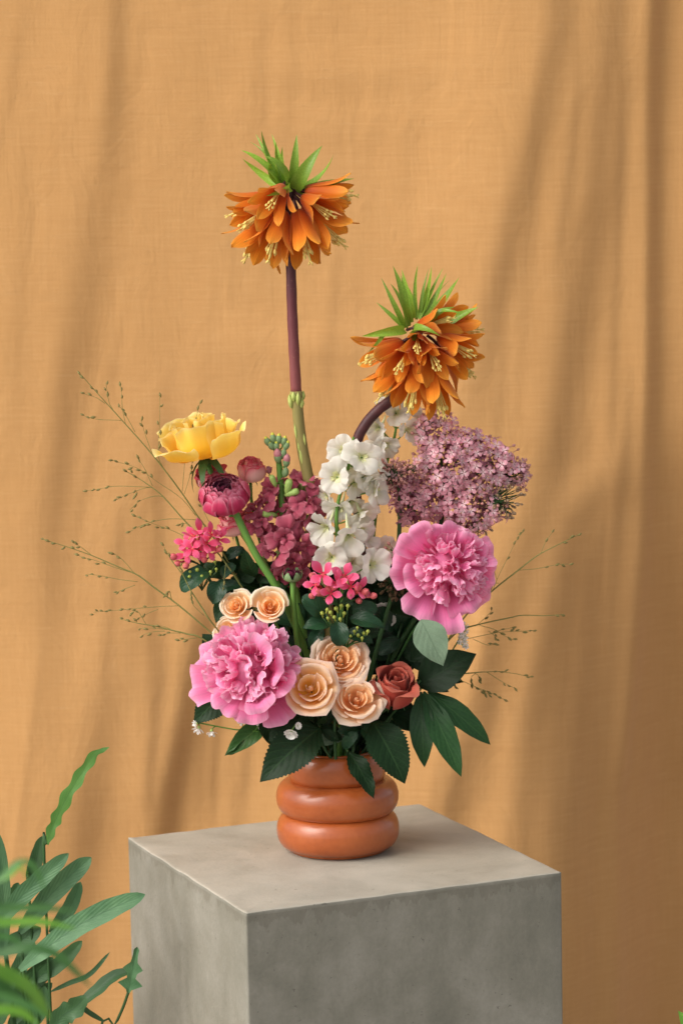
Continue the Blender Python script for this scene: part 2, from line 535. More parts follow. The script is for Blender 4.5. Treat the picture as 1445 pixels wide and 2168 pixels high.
SIDE, YAW = .38, .4018
ex = Vector((math.cos(YAW), math.sin(YAW), 0)); ey = Vector((-math.sin(YAW), math.cos(YAW), 0))
PC = (ex + ey) * (SIDE / 2)
ped = thing('pedestal', 'square grey concrete pedestal with worn edges under the orange vase', 'pedestal', (PC.x, PC.y, 0))
PM = Matrix.Translation((PC.x, PC.y, 0)) @ RZ(YAW)
def rbox(hx, z0, z1, rb, nz, amp, seed, cap=True):
    """rounded square prism with slightly uneven edges"""
    r = np.random.RandomState(seed)
    ring = []
    ns, nc = 26, 4
    for c in range(4):
        a0 = c * math.pi / 2
        cx, cy = [(1, -1), (1, 1), (-1, 1), (-1, -1)][c]
        for q in range(nc + 1):
            a = a0 - math.pi / 2 + q / nc * math.pi / 2
            ring.append((cx * (hx - rb) + rb * math.cos(a), cy * (hx - rb) + rb * math.sin(a)))
        nx, ny = [(1, 1), (-1, 1), (-1, -1), (1, -1)][c]
        for q in range(1, ns):
            t = q / ns
            a = (a0)
            p0 = (cx * (hx - rb) + rb * math.cos(a), cy * (hx - rb) + rb * math.sin(a))
            p1 = (nx * (hx - rb) + rb * math.cos(a), ny * (hx - rb) + rb * math.sin(a))
            ring.append((p0[0] + (p1[0] - p0[0]) * t, p0[1] + (p1[1] - p0[1]) * t))
    ring = np.array(ring)
    rows = []
    zs = [z0 + rb * .3] + list(np.linspace(z0 + rb, z1 - rb, nz)) + [z1 - rb * .3]
    jit = r.uniform(-1, 1, len(ring))
    jit = (jit + np.roll(jit, 1)) * .5
    prof = [(0, z0), (1 - rb * .6 / hx, z0)] + [(1, z) for z in zs] + [(1 - rb * .35 / hx, z1 - rb * .08), (1 - rb / hx, z1), (1 - 2.2 * rb / hx, z1), (.8, z1), (.5, z1), (0, z1)]
    for (s, z) in prof:
        j = amp * jit[:, None] * (1 if abs(z - z1) < rb * 1.1 and s > .9 else .1)
        d = ring / np.linalg.norm(ring, axis=1)[:, None]
        q = ring * s + d * j * (s > 0)
        zz = z + (amp * np.roll(jit, 3) * .6 if (abs(z - z1) < rb * .5 and s > 1 - 1.5 * rb / hx) else 0 * jit)
        rows.append(np.column_stack([q, zz]))
    return np.array(rows)
mb = MB(); mb.grid(rbox(SIDE / 2, 0, TOP, .0032, 12, .0011, 2), True)
add('block', mb.mesh('pedestal_block', CM), ped, PM)

# vase: position of the foot centre on the pedestal top
def on_top(px, py, z=TOP):
    d = _fw + EU * ((px - 722.5) / FPX) - EV * ((py - 1084.0) / FPX)
    return CAMP + d * ((z - CAMP.z) / d.z)
VC = on_top(716, 1797)
Y0 = VC.y
PX = psz(Y0)
print('vase', VC, 'px', PX)
def mat_vase():
    k = N('glazed_terracotta')
    co = k.co('Object')
    n1 = k.noise(co, 18, 4); n2 = k.noise(co, 160, 3)
    col = k.ramp(k.math('MULTIPLY_ADD', n1, .7, k.math('MULTIPLY', n2, .3)), [(.3, lin('#98491f')), (.5, lin('#a95526')), (.7, lin('#b4602e'))])
    pit = k.math('GREATER_THAN', k.noise(co, 420, 2), .73)
    col = k.mix(k.math('MULTIPLY', pit, .35), col, lin('#7d3c1c'))
    return k.pbsdf(col, k.math('MULTIPLY_ADD', n1, .25, .2), k.bump(k.math('ADD', k.math('SUBTRACT', k.math('MULTIPLY', n1, .6), k.math('MULTIPLY', pit, .3)), k.math('MULTIPLY', k.noise(k.mapping(co, (3, 3, 420)), 1.0, 2), .35)), .14, .002), .5, coat=.3)
VM = mat_vase()
vase = thing('vase', 'glossy terracotta orange vase shaped as stacked rounded rings on the pedestal', 'vase', VC)
def lathe(prof, n=72):
    return np.array([[(r * math.cos(2 * math.pi * i / n), r * math.sin(2 * math.pi * i / n), z) for i in range(n)] for r, z in prof])
def ringprof(zc, hz, R, rin, n=22, a0=-1.25, a1=1.25):
    out = []
    for a in np.linspace(a0, a1, n):
        c = max(0, math.cos(a))
        out.append((rin + (R - rin) * c ** .62, zc + hz * math.sin(a) / math.sin(a1)))
    return out
TV = Matrix.Translation(VC)
mb = MB(); mb.grid(lathe([(0, .0003), (.0535, .0003), (.0562, .0012), (.0568, .0035), (.0562, .006), (.054, .0075), (0, .0075)]), True)
add('foot', mb.mesh('vase_foot', VM), vase, TV)
for zc, hz, R, rin, nm in ((.0245, .0205, .0708, .048, 'ring'), (.0632, .0200, .0708, .046, 'ring'), (.0990, .0180, .0575, .044, 'ring')):
    mb = MB(); mb.grid(lathe([(.036, zc - hz * .9)] + ringprof(zc, hz, R, rin) + [(.038, zc + hz * .97)]), True)
    add(nm, mb.mesh('vase_ring', VM), vase, TV)
mb = MB(); mb.grid(lathe([(.0420, .110), (.0450, .1150), (.0455, .1172), (.0440, .1185), (.0385, .1175), (.037, .110), (.036, .07), (.034, .03), (0, .03)]), True)
add('rim', mb.mesh('vase_rim', VM), vase, TV)
VTOP = VC + Vector((0, 0, .118))
# ------------------------------------------------------------------ plant materials
M['stem'] = plain_mat('green_stem', '#4d7a32', '#6b9440', .45, 40, .2, transl=0, stretch=(1, 1, .15))
M['stem_dark'] = plain_mat('dark_green_stem', '#24421f', '#355a2b', .5, 40)
M['twig'] = plain_mat('grass_stalk', '#6b7038', '#87854a', .6, 50)
M['spikelet'] = plain_mat('grass_spikelet', '#6a5a34', '#8d8a4a', .6, 45)
M['imp_stem'] = plain_mat('purple_stem', '#3c1f22', '#5a2f30', .5, 90, .4)
M['imp_stem_red'] = plain_mat('red_brown_stem', '#6b3536', '#87504a', .5, 90, .4)
M['imp_stem_low'] = plain_mat('olive_brown_stem', '#7d6a40', '#8f8a4e', .5, 24, .3, stretch=(1, 1, .12))
def stem_ramp_mat():
    k = N('purple_to_red_stem')
    sx = k.n('ShaderNodeSeparateXYZ'); k.l(k.co('UV'), sx.inputs[0])
    nz = k.noise(k.mapping(k.co('Object'), (1, 1, .4)), 70, 5, .65)
    f = k.math('ADD', sx.outputs[1], k.math('MULTIPLY_ADD', nz, .3, -.15))
    col = k.ramp(f, [(.0, lin('#33191d')), (.42, lin('#46252a')), (.62, lin('#663338')), (1, lin('#8a4c4a'))])
    spk = k.math('GREATER_THAN', k.noise(k.co('Object'), 320, 2), .69)
    col = k.mix(k.math('MULTIPLY', spk, .35), col, lin('#a88a72'))
    return k.pbsdf(col, .5, k.bump(nz, .4, .0008), .35)
M['imp_stem_grad'] = stem_ramp_mat()
M['scar'] = plain_mat('pale_leaf_scar', '#a3b058', '#bcc474', .55, 60)
M['imp_petal'] = petal_mat('orange_bell_petal', [(0, '#4c2418'), (.12, '#983c16'), (.36, '#cf5618'), (.7, '#de7c20'), (1, '#e49e34')], '#e99a3a', .4, .32, .28, .42)
M['imp_leaf'] = leaf_mat('crown_leaf', '#6c9a26', '#9cbc48', .38, 1, '#8cc055', .2, .28, .4, .2)
M['stamen'] = plain_mat('cream_stamen', '#d8bd5c', '#e9d684', .6, 80)
M['yrose'] = petal_mat('yellow_rose_petal', [(0, '#f4bc20'), (.45, '#fbcb38'), (.85, '#fde070'), (1, '#fceca8')], '#fbe890', .35, .05, .38, .5, 14)
M['cream'] = petal_mat('cream_rose_petal', [(0, '#f4a848'), (.4, '#fcce92'), (.75, '#fde6c2'), (1, '#fbeed8')], '#fcf2e0', .5, .04, .38, .5, 14)
M['cream_in'] = petal_mat('cream_rose_heart_petal', [(0, '#f9b460'), (.5, '#fdcc8a'), (.85, '#fedeb0'), (1, '#fee8c6')], None, .5, .05, .46, .5, 14)
M['peach_in'] = petal_mat('peach_rose_heart_petal', [(0, '#fabc74'), (.5, '#fdd09c'), (.85, '#fedab2'), (1, '#fee4c8')], None, .5, .05, .46, .5, 14)
M['peach'] = petal_mat('peach_rose_petal', [(0, '#f7b060'), (.35, '#fdcb94'), (.7, '#fedebe'), (1, '#fce4d0')], '#fbe6d6', .5, .04, .38, .5, 14)
M['peach_open'] = petal_mat('peach_rose_yellow_heart_petal', [(0, '#f2ae28'), (.3, '#fbc662'), (.6, '#fed8a8'), (1, '#fbdcc6')], '#fbe6d6', .5, .04, .38, .5, 14)
M['brick'] = petal_mat('brick_rose_petal', [(0, '#8e2620'), (.5, '#ae4034'), (.85, '#bb5544'), (1, '#c46652')], '#bd7361', .5, .06, .22, .45, 14)
M['prose'] = petal_mat('pink_spray_rose_petal', [(0, '#fbe4d0'), (.62, '#f6bcb6'), (.86, '#ea7486'), (1, '#d84660')], '#cc3450', .6, .08, .28, .5, 16)
M['ranun'] = petal_mat('magenta_ranunculus_petal', [(0, '#7c1434'), (.4, '#ba1e4c'), (.8, '#cc3862'), (1, '#da7890')], '#d08a9c', .55, .24, .22, .42, 18)
M['ranun_dark'] = petal_mat('dark_ranunculus_heart', [(0, '#2c0c1c'), (.6, '#3c1024'), (1, '#6a1c38')], None, .5, .1, .1, .5)
M['peony'] = petal_mat('pink_peony_petal', [(0, '#de4e92'), (.35, '#f06caa'), (.75, '#f88cbe'), (1, '#faa6cc')], '#fcc0da', .55, .20, .40, .6, 26, .45)
M['peony_in'] = petal_mat('pale_pink_peony_heart_petal', [(0, '#e45c9c'), (.4, '#f484b8'), (.75, '#faa8cc'), (1, '#fcc2dc')], '#fed8e8', .55, .14, .40, .6, 18, .4)
M['delph'] = petal_mat('white_delphinium_petal', [(0, '#d6da98'), (.22, '#e4e4c8'), (.6, '#e9e6dc'), (1, '#e8e4da')], '#efece2', .3, .05, .4, .55, 16)
M['delph_eye'] = plain_mat('delphinium_eye', '#cfcf8c', '#e6e4b4', .6, 200)
M['spur'] = plain_mat('pale_green_spur', '#cdd39a', '#e4e3c0', .55, 60, transl=.2)
M['lilac'] = petal_mat('mauve_lilac_petal', [(0, '#fdf2ee'), (.3, '#f4cfd4'), (.65, '#e4a8b5'), (1, '#d893a4')], '#f0c4cc', .45, .06, .30, .5, 10, objvar=.30)
M['lilac_dark'] = petal_mat('dusky_lilac_petal', [(0, '#e8c0be'), (.4, '#d8a0a6'), (1, '#c88c96')], None, .4, .06, .3, .5, 10, objvar=.22)
M['lilac_deep'] = petal_mat('shaded_lilac_floret', [(0, '#a8707c'), (1, '#8c5666')], None, .4, .06, .2, .5, 10)  # inner florets: shade between the blossoms put into a darker petal colour
M['lbud'] = plain_mat('lilac_bud', '#b0746c', '#cf9c90', .5, 90)
M['lbud_g'] = plain_mat('greenish_lilac_bud', '#7c6a48', '#a98a72', .5, 90)
M['lbud_d'] = plain_mat('dark_bud', '#4a3a28', '#6c5a3c', .5, 90)
M['stock'] = petal_mat('wine_pink_stock_petal', [(0, '#8c2444'), (.3, '#a53c58'), (.7, '#b65468'), (1, '#c26c7c')], '#c8808e', .35, .08, .26, .55, 12, objvar=.16)
M['calyx'] = plain_mat('pale_calyx', '#86a84c', '#a9bf72', .5, 60)
M['sbud'] = plain_mat('grey_green_bud', '#6c8a5c', '#8ca474', .55, 60)
M['sbud_y'] = plain_mat('yellow_bud_tip', '#b8bc3c', '#d4cc50', .5, 60)
M['sbud_p'] = plain_mat('pink_bud', '#b46a74', '#cc8c92', .5, 60)
M['bouv'] = petal_mat('coral_pink_bouvardia_petal', [(0, '#d8204e'), (.35, '#ea4a74'), (1, '#f0709a')], '#f28aaa', .4, .06, .28, .45, 12)
M['bbud'] = plain_mat('coral_bud', '#c05058', '#d4706e', .45, 80)
M['bbud_g'] = plain_mat('yellow_green_bud', '#8aa03c', '#b4b858', .45, 80)
M['btube'] = plain_mat('coral_flower_tube', '#b8383c', '#cc5048', .45, 80)
M['white'] = petal_mat('small_white_petal', [(0, '#e4e6c8'), (.4, '#f2f0ea'), (1, '#f4f2ee')], None, .3, .04, .3)
M['lf_rose'] = leaf_mat('rose_leaf', '#132713', '#1d381b', .5, 8, '#3c5c34', .35, .08, .18)
M['lf_dark'] = leaf_mat('dark_glossy_leaf', '#102110', '#182f17', .5, 6, '#2a4626', .25, .06, .15)
M['lf_mid'] = leaf_mat('fresh_green_leaf', '#274e20', '#3c682e', .42, 7, '#648a4c', .35, .15)
M['lf_peony'] = leaf_mat('peony_leaf', '#1f4220', '#2d5628', .42, 6, '#4c7040', .35, .12, .3, slope=.45)
M['lf_pale'] = leaf_mat('grey_green_leaf_underside', '#7e9a7c', '#96ae90', .6, 6, '#6c8668', .5, .15, .25, slope=.4)
M['lf_bouv'] = leaf_mat('bouvardia_leaf', '#16301d', '#214428', .36, 6, '#2c4e34', .3, .06, .3, .5, slope=.5)
M['sepal'] = leaf_mat('sepal', '#3e6a34', '#5c8848', .45, 2, '#6c9454', .2, .15)

# ------------------------------------------------------------------ shared petal shapes
def gmesh(name, g, mat): return MB().grid(g).mesh(name, mat)

def rose_petals(kind, mat, n, h0=.62, wide=1.0, tight=1.0, curl=.2, ruf=.03, point=.05, inner=.10, nu=8, mat_in=None, split=.5):
    out = []
    for i in range(n):
        t = i / (n - 1)
        r = inner + (1 - inner) * t ** (.85 * tight)
        h = h0 * (1.08 - .48 * t ** 2 - .20 * (1 - t) ** 4)
        c = curl * max(0, (t - .15) / .85)
        prof = [(.02, 0), (.35 * r + .10, .12 * h), (.78 * r, .5 * h), (r * .93, .86 * h), (r + .25 * c, h), (r + c * 1.0, h - .35 * c)]
        half = (1.45 - .62 * t ** .7) * wide
        g = patch(prof, half, [(0, .8), (.3, .95), (.7, 1), (1, .92)], nu, 10, .05 * t + .01, ruf * (.4 + t), 2.0, 100 + i * 7 + len(kind), rnd=.10, pw=2.4, point=point * t)
        out.append(gmesh(kind + '_petal', g, mat_in if (mat_in and t < split) else mat))
    return out

def rotated(i, jit=.35, rs=RS):
    return i * 2.39996 + rs.uniform(-jit, jit)

VASE_N = [0]
def vase_point(rs=RS):
    a = VASE_N[0] * 2.4; VASE_N[0] += 1
    r = .026 * math.sqrt(rs.uniform(.05, 1))
    return VTOP + Vector((r * math.cos(a), r * math.sin(a), -.012))

def stem_pts(P, d, n=14, k=.35):
    """from flower base P (growing along d) down into the vase mouth"""
    P = Vector(P); d = Vector(d).normalized()
    Q = vase_point(); L = (P - Q).length
    c1 = P - d * L * k; c2 = Q + Vector((0, 0, L * .4))
    pts = []
    for i in range(n + 1):
        t = i / n
        pts.append(P * (1 - t) ** 3 + c1 * 3 * t * (1 - t) ** 2 + c2 * 3 * t * t * (1 - t) + Q * t ** 3)
    pts.append(Q + Vector((0, 0, -.05)))
    return pts

def add_stem(root, P, d, r, mat, k=.35, name='stem', r1=None):
    pts = stem_pts(P, d, k=k)
    r1 = r1 or r
    rad = [r + (r1 - r) * i / (len(pts) - 1) for i in range(len(pts))]
    return add(name, MB().tube(pts, rad, 8).mesh(name, mat), root)

def pixpath(pts, Y, n=30):
    """smooth path through photograph pixels at depth Y (or per-point depth)"""
    P = [tuple(at(p[0], p[1], p[2] if len(p) > 2 else Y)) for p in pts]
    return [Vector(q) for q in catmull(P, n)]

_leafcache = {}
def leaf_mesh(key, mat, wratio, shape=OVATE, **kw):
    kk = (key, round(wratio, 2))
    if kk not in _leafcache:
        g = leafgrid(1.0, wratio, shape, **kw)
        e = g[-1, g.shape[1] // 2]
        # normalise so that base-to-tip is 1 along +y
        a = math.atan2(e[2], e[1]); L = math.hypot(e[1], e[2])
        ca, sa = math.cos(-a) / L, math.sin(-a) / L
        y, z = g[..., 1].copy(), g[..., 2].copy()
        g[..., 1] = y * ca - z * sa; g[..., 2] = y * sa + z * ca; g[..., 0] /= L
        _leafcache[kk] = gmesh(key, g, mat)
    return _leafcache[kk]

def put_leaf(parent, key, mat, A, B, width, facing=(0, -1, .25), shape=OVATE, name='leaf', label=None, **kw):
    A, B = Vector(A), Vector(B)
    L = (B - A).length
    me = leaf_mesh(key, mat, width / L, shape, **kw)
    o = add(name, me, parent, leaf_matrix(A, B, facing) @ Matrix.Scale(L, 4))
    if label: o['label'] = label
    return o

def bud_petals(kind, mat, n, h=1.3, lip=.18, flare=.0, nu=9):
    out = []
    for i in range(n):
        t = i / (n - 1)
        r = .16 + .74 * t ** .9
        hh = h * (1.0 - .20 * t ** 2.5)
        prof = [(.02, 0), (.62 * r + .12, .05), (1.02 * r + .10 * (1 - t), .36 * hh), (r * (.92 + .2 * flare * t), .74 * hh), (r * (.82 + .5 * flare * t), .96 * hh), (r * .82 + (lip + flare) * t ** 1.5, hh * (1 - .05 * t))]
        g = patch(prof, 1.35 - .45 * t, [(0, .8), (.3, .95), (.7, 1), (1, .85)], nu, 11, .10 * t, .03 * t + .005, 1.7, 900 + i * 5 + len(kind), rnd=.16, pw=2.2, point=.06)
        out.append(gmesh(kind + '_petal', g, mat))
    return out

SERR = dict(nv=66, nu=6, serr=(22, .16), fold=.22, bend=.5, wav=.02)
# ------------------------------------------------------------------ roses
def rose(name, label, px, py, Y, rpx, axis, petals, stem_mat, stem_r=.0022, depth=.45, spin=0, group=None, sepals=5, stem_k=.3, cat='rose', seed=1, squash=1.0):
    ax = Vector(axis).normalized()
    s = rpx * psz(Y)
    rs = np.random.RandomState(seed)
    C = at(px, py, Y)
    B = C - ax * s * depth
    root = thing(name, label, cat, B, group)
    F = frame(B, ax, spin, s) @ Matrix.Diagonal((1, 1, squash, 1))
    for i, me in enumerate(petals):
        tj = i / (len(petals) - 1)
        Mx = F @ Matrix.Translation((rs.uniform(-.04, .04), rs.uniform(-.04, .04), 0)) @ RZ(rotated(i, .55, rs)) @ RX(rs.uniform(-.14, .12) * (.25 + tj)) @ Matrix.Scale(rs.uniform(.93, 1.06), 4)
        add('petal', me, root, Mx)
    hm = MB().ell((0, 0, .02), (0, 0, 1), .52, .10, 9, 7).mesh('rose_heart', petals[0].materials[0])
    add('heart', hm, root, F)
    if sepals:
        sp = SEPAL
        for i in range(sepals):
            big = 1.35 if name == 'yellow_rose' else 1.0
            add('sepal', sp, root, F @ RZ(i * 2 * math.pi / sepals + rs.uniform(-.2, .2)) @ RX(rs.uniform(-.5, .1) - (.55 if big > 1 else 0)) @ Matrix.Scale(big, 4))
        add('hip', HIP, root, F)
    st = add_stem(root, B - ax * s * .16, ax, stem_r, stem_mat, k=stem_k)
    return root, F, s

SEPAL = gmesh('sepal', leafgrid(.75, .2, [(0, .9), (.2, 1), (.6, .5), (1, 0)], 8, 2, fold=.2, bend=.9), M['sepal'])
HIP = MB().ell((0, 0, -.24), (0, 0, 1), .25, .15, 10, 8).mesh('hip', M['sepal'])

P_cream = rose_petals('cream', M['cream'], 14, .75, 1.0, 1.0, .16, .02, .05, mat_in=M['cream_in'], split=.42)
P_peach = rose_petals('peach', M['peach'], 19, .58, .85, .85, .20, .035, .08, mat_in=M['peach_in'], split=.55)
P_peach2 = rose_petals('peachb', M['peach'], 15, .66, .95, .9, .24, .03, .10, mat_in=M['peach_in'], split=.5)
P_open = rose_petals('peachopen', M['peach_open'], 13, .7, .95, .72, .26, .03, .10, inner=.12)
P_brick = bud_petals('brick', M['brick'], 12, 1.25, .30, .22, nu=11)
P_prose = bud_petals('spray', M['prose'], 14, 1.35, .16)
P_prose2 = bud_petals('sprayb', M['prose'], 18, 1.05, .26, .2)
P_yel = []
for i in range(13):
    t = i / 12
    r = .13 + .84 * t ** .8; h = .94 - .34 * t ** 2 + .10 * (i % 4 - 1.5) * t
    fl = (.50, .30, .42, .22)[i % 4] * t ** 1.4
    prof = [(.02, 0), (.52 * r + .16, .05), (.92 * r + .08, .30 * h), (r + .16 * fl, .62 * h), (r + .55 * fl, .90 * h), (r + fl, h - .12 * fl)]
    P_yel.append(gmesh('yellow_petal', patch(prof, 1.15 - .52 * t, [(0, .7), (.3, .9), (.7, 1.02), (1, .95)], 16, 12, .10 * t * (1 if i % 2 else -.4), .05, 1.8, 150 + i * 3, rnd=.16, pw=2.2, point=.05 * t, nlow=.025), M['yrose']))

yr = Y0 + .005
rose('yellow_rose', 'large open yellow rose held above the left side of the bouquet', 424, 916, Y0 - .01, 92, (-.20, -.08, .97), P_yel, M['stem'], .0034, .58, .5, stem_k=.25, seed=3, squash=1.05)

gc = 'cream spray roses above the left peony'
rose('cream_rose', 'cream spray rose leaning left, directly above the left pink peony', 500, 1283, Y0 - .045, 38, (-.25, -.85, .45), P_cream, M['stem'], .0016, .45, .2, gc, seed=4)
rose('cream_rose', 'round cream spray rose beside the upright ranunculus bud stem', 572, 1283, Y0 - .05, 42, (.05, -.88, .45), P_cream, M['stem'], .0016, .45, 1.4, gc, seed=5)
rose('cream_rose', 'cream spray rose mostly hidden behind the top left of the left peony', 484, 1338, Y0 - .03, 36, (-.4, -.8, .3), P_cream, M['stem'], .0016, .45, 2.2, gc, seed=6)
gp = 'peach roses at the front of the bouquet'
rose('peach_rose', 'many petalled peach rose, the upper one of the peach trio', 720, 1398, Y0 - .055, 63, (.12, -.82, .5), P_peach, M['stem_dark'], .002, .35, .4, gp, seed=7)
rose('peach_rose', 'wide open peach rose with a golden heart touching the left peony', 657, 1456, Y0 - .085, 63, (-.02, -.9, .38), P_open, M['stem_dark'], .002, .4, 1.9, gp, seed=8)
rose('peach_rose', 'peach rose lowest of the trio, next to the brick red rose', 754, 1480, Y0 - .075, 59, (.1, -.82, .5), P_peach2, M['stem_dark'], .002, .4, 3.0, gp, seed=9)
rose('brick_rose', 'half open brick red rose to the right of the peach roses', 838, 1450, Y0 - .05, 57, (.14, -.62, .78), P_brick, M['stem_dark'], .0024, .7, 2.6, seed=10)
rose('peach_rose', 'peach rose half hidden behind the white delphinium', 674, 1030, Y0 + .03, 32, (-.4, -.5, .75), P_peach2, M['stem'], .0016, .45, 1.0, seed=11)
gs = 'pink spray roses on the left'
rose('pink_spray_rose', 'pink and cream rose bud standing highest behind the magenta ranunculus', 531, 990, Y0 + .01, 35, (.05, -.28, .96), P_prose, M['stem'], .0018, .75, .3, gs, seed=12)
rose('pink_spray_rose', 'ruffled pink spray rose peeking out left of the magenta ranunculus', 447, 1012, Y0 + .0, 40, (-.3, -.4, .85), P_prose2, M['stem'], .0018, .5, 1.1, gs, seed=13)
rose('pink_spray_rose', 'pink spray rose hanging under the magenta ranunculus beside its stem', 492, 1104, Y0 + .005, 40, (-.15, -.35, .92), P_prose2, M['stem'], .0018, .5, 2.0, gs, seed=14)

# small pink rosebud next to the highest spray rose
bp = at(570, 992, Y0 + .012)
rb = thing('rosebud', 'closed pink rosebud on a thin stalk beside the stock flower tip', 'rosebud', bp, None)
me = rose_petals('bud', M['sbud_p'], 5, 1.9, 1.1, 1.0, .02, .0, .02, inner=.5)
F = frame(bp - Vector((0, 0, .006)), (-.1, -.2, 1), 0, 8.5 * PX)
for i, q in enumerate(me): add('petal', q, rb, F @ RZ(i * 2.4))
for i in range(5): add('sepal', SEPAL, rb, F @ Matrix.Scale(1.5, 4) @ RZ(i * 1.257) @ RX(1.1))
pth = pixpath([(570, 1004), (575, 1025), (588, 1045), (597, 1075)], Y0 + .012, 10)
add('stem', MB().tube(pth, .001, 6).mesh('bud_stalk', M['stem']), rb)

# ------------------------------------------------------------------ ranunculus
def ranunculus():
    Y = Y0 - .03
    C = at(474, 1046, Y); ax = Vector((-.12, -.60, .79)).normalized(); s = 54 * psz(Y)
    B = C - ax * s * .62
    root = thing('ranunculus', 'magenta ranunculus with a near black heart on a long leaning green stem', 'ranunculus', B)
    F = frame(B, ax, .3, s)
    rs = np.random.RandomState(4)
    n = 72
    for i in range(n):
        t = i / (n - 1)
        r = .40 + .60 * t ** .8
        h = 1.18 - .14 * t * rs.rand() ** .5 - .30 * t ** 3 * rs.rand() ** 1.5 + .06 * math.sin(i * 2.1)
        prof = [(.02, 0), (.6 * r + .12, .08), (r * 1.03 + .03, .45 * h), (r * .97, .8 * h), (r * .78, h)]
        g = patch(prof, .46 - .14 * t, [(0, .9), (.4, 1), (.8, .98), (1, .8)], 6, 8, .01 + .03 * rs.rand(), .022, 2, 300 + i, rnd=.12)
        add('petal', gmesh('ranunculus_petal', g, M['ranun']), root, F @ RZ(rotated(i, .2, rs)))
    hb = MB()
    hb.ell((0, 0, .5), (0, 0, 1), .5, .46, 12, 8)
    add('heart', hb.mesh('ranunculus_heart', M['ranun_dark']), root, F)
    hp = [gmesh('heart_petal', patch([(.02, 0), (.14, .3), (.2 + .1 * k, .55), (.17 + .1 * k, .62)], .8, [(0, .6), (.6, 1), (1, .6)], 4, 5, 0, .03, 2, 350 + k), M['ranun_dark']) for k in range(3)]
    for i in range(16):
        add('petal', hp[i % 3], root, F @ Matrix.Translation((0, 0, .52)) @ RZ(i * 2.4))
    for i in range(5):
        add('sepal', SEPAL, root, F @ Matrix.Scale(.9, 4) @ RZ(i * 1.257 + .3) @ RX(.25))
    pth = pixpath([(496, 1080), (512, 1115), (545, 1180), (590, 1252), (640, 1360, Y0 - .01), (690, 1500, Y0), (705, 1640, Y0)], Y, 24)
    add('stem', MB().tube(pth, .0042, 10).mesh('ranunculus_stem', M['stem']), root)
ranunculus()

def ranunculus_bud():
    Y = Y0 - .04
    C = at(619, 1210, Y)
    root = thing('ranunculus_bud', 'green ranunculus bud opening dark purple above the cream roses', 'flower bud', C)
    F = frame(C - Vector((0, 0, .011)), (-.02, -.2, 1), 0, 22 * psz(Y))
    for i in range(6):
        g = patch([(.02, 0), (.7, .12), (1.0, .6), (.88, 1.15)], .62, [(0, .8), (.5, 1), (1, .5)], 6, 7, 0, .03, 2, 380 + i, rnd=.2)
        add('sepal', gmesh('bud_sepal', g, M['sbud']), root, F @ RZ(i * 1.047))
    for i in range(18):
        r = .3 + .5 * (i / 17)
        g = patch([(.02, .1), (.6 * r, .3), (r, .8), (r * .8, 1.15 + .1 * math.sin(i * 3))], .5, [(0, .8), (.5, 1), (1, .5)], 4, 5, 0, .05, 2, 390 + i, rnd=.2)
        add('petal', gmesh('bud_petal', g, M['ranun_dark']), root, F @ RZ(i * 2.4))
    pth = pixpath([(620, 1224), (622, 1290), (640, 1420, Y0 - .02), (690, 1560, Y0), (700, 1650, Y0)], Y, 18)
    add('stem', MB().tube(pth, .0032, 8).mesh('bud_stem', M['stem']), root)
ranunculus_bud()

# ------------------------------------------------------------------ peonies
PIN = []
for k in range(14):
    rr = np.random.RandomState(500 + k)
    a = rr.uniform(.30, .50); o = rr.uniform(-.20, .26)
    prof = [(.04, 0), (.26, .30), (a, .66), (a + .3 * o, .95), (a + o, 1.1)]
    PIN.append(gmesh('peony_heart_petal', patch(prof, rr.uniform(.9, 1.5), [(0, .5), (.35, .8), (.75, 1.05), (1, 1)], 14, 9, rr.uniform(-.1, .12), rr.uniform(.04, .075), rr.uniform(1.5, 2.6), 510 + k, rnd=.14, notch=rr.uniform(0, .16), nlow=.10), M['peony_in']))
PGU = []
for k in range(8):
    rr = np.random.RandomState(600 + k)
    lift = [.15, .28, .05, .35, .2, .1, .3, .0][k]
    prof = [(.05, 0), (.35, .06 + lift * .2), (.65, .20 + lift * .6), (.90, .30 + lift), (1.05, .26 + lift * 1.0)]
    PGU.append(gmesh('peony_guard_petal', patch(prof, .46 + .09 * rr.uniform(-1, 1), [(0, .75), (.3, .85), (.65, 1.05), (1, .95)], 14, 12, rr.uniform(-.12, .10), .04, 1.4, 610 + k, rnd=.17, pw=2.6, notch=[.0, .12, .05, 0, .14, 0, .04, .1][k], nlow=.03), M['peony']))

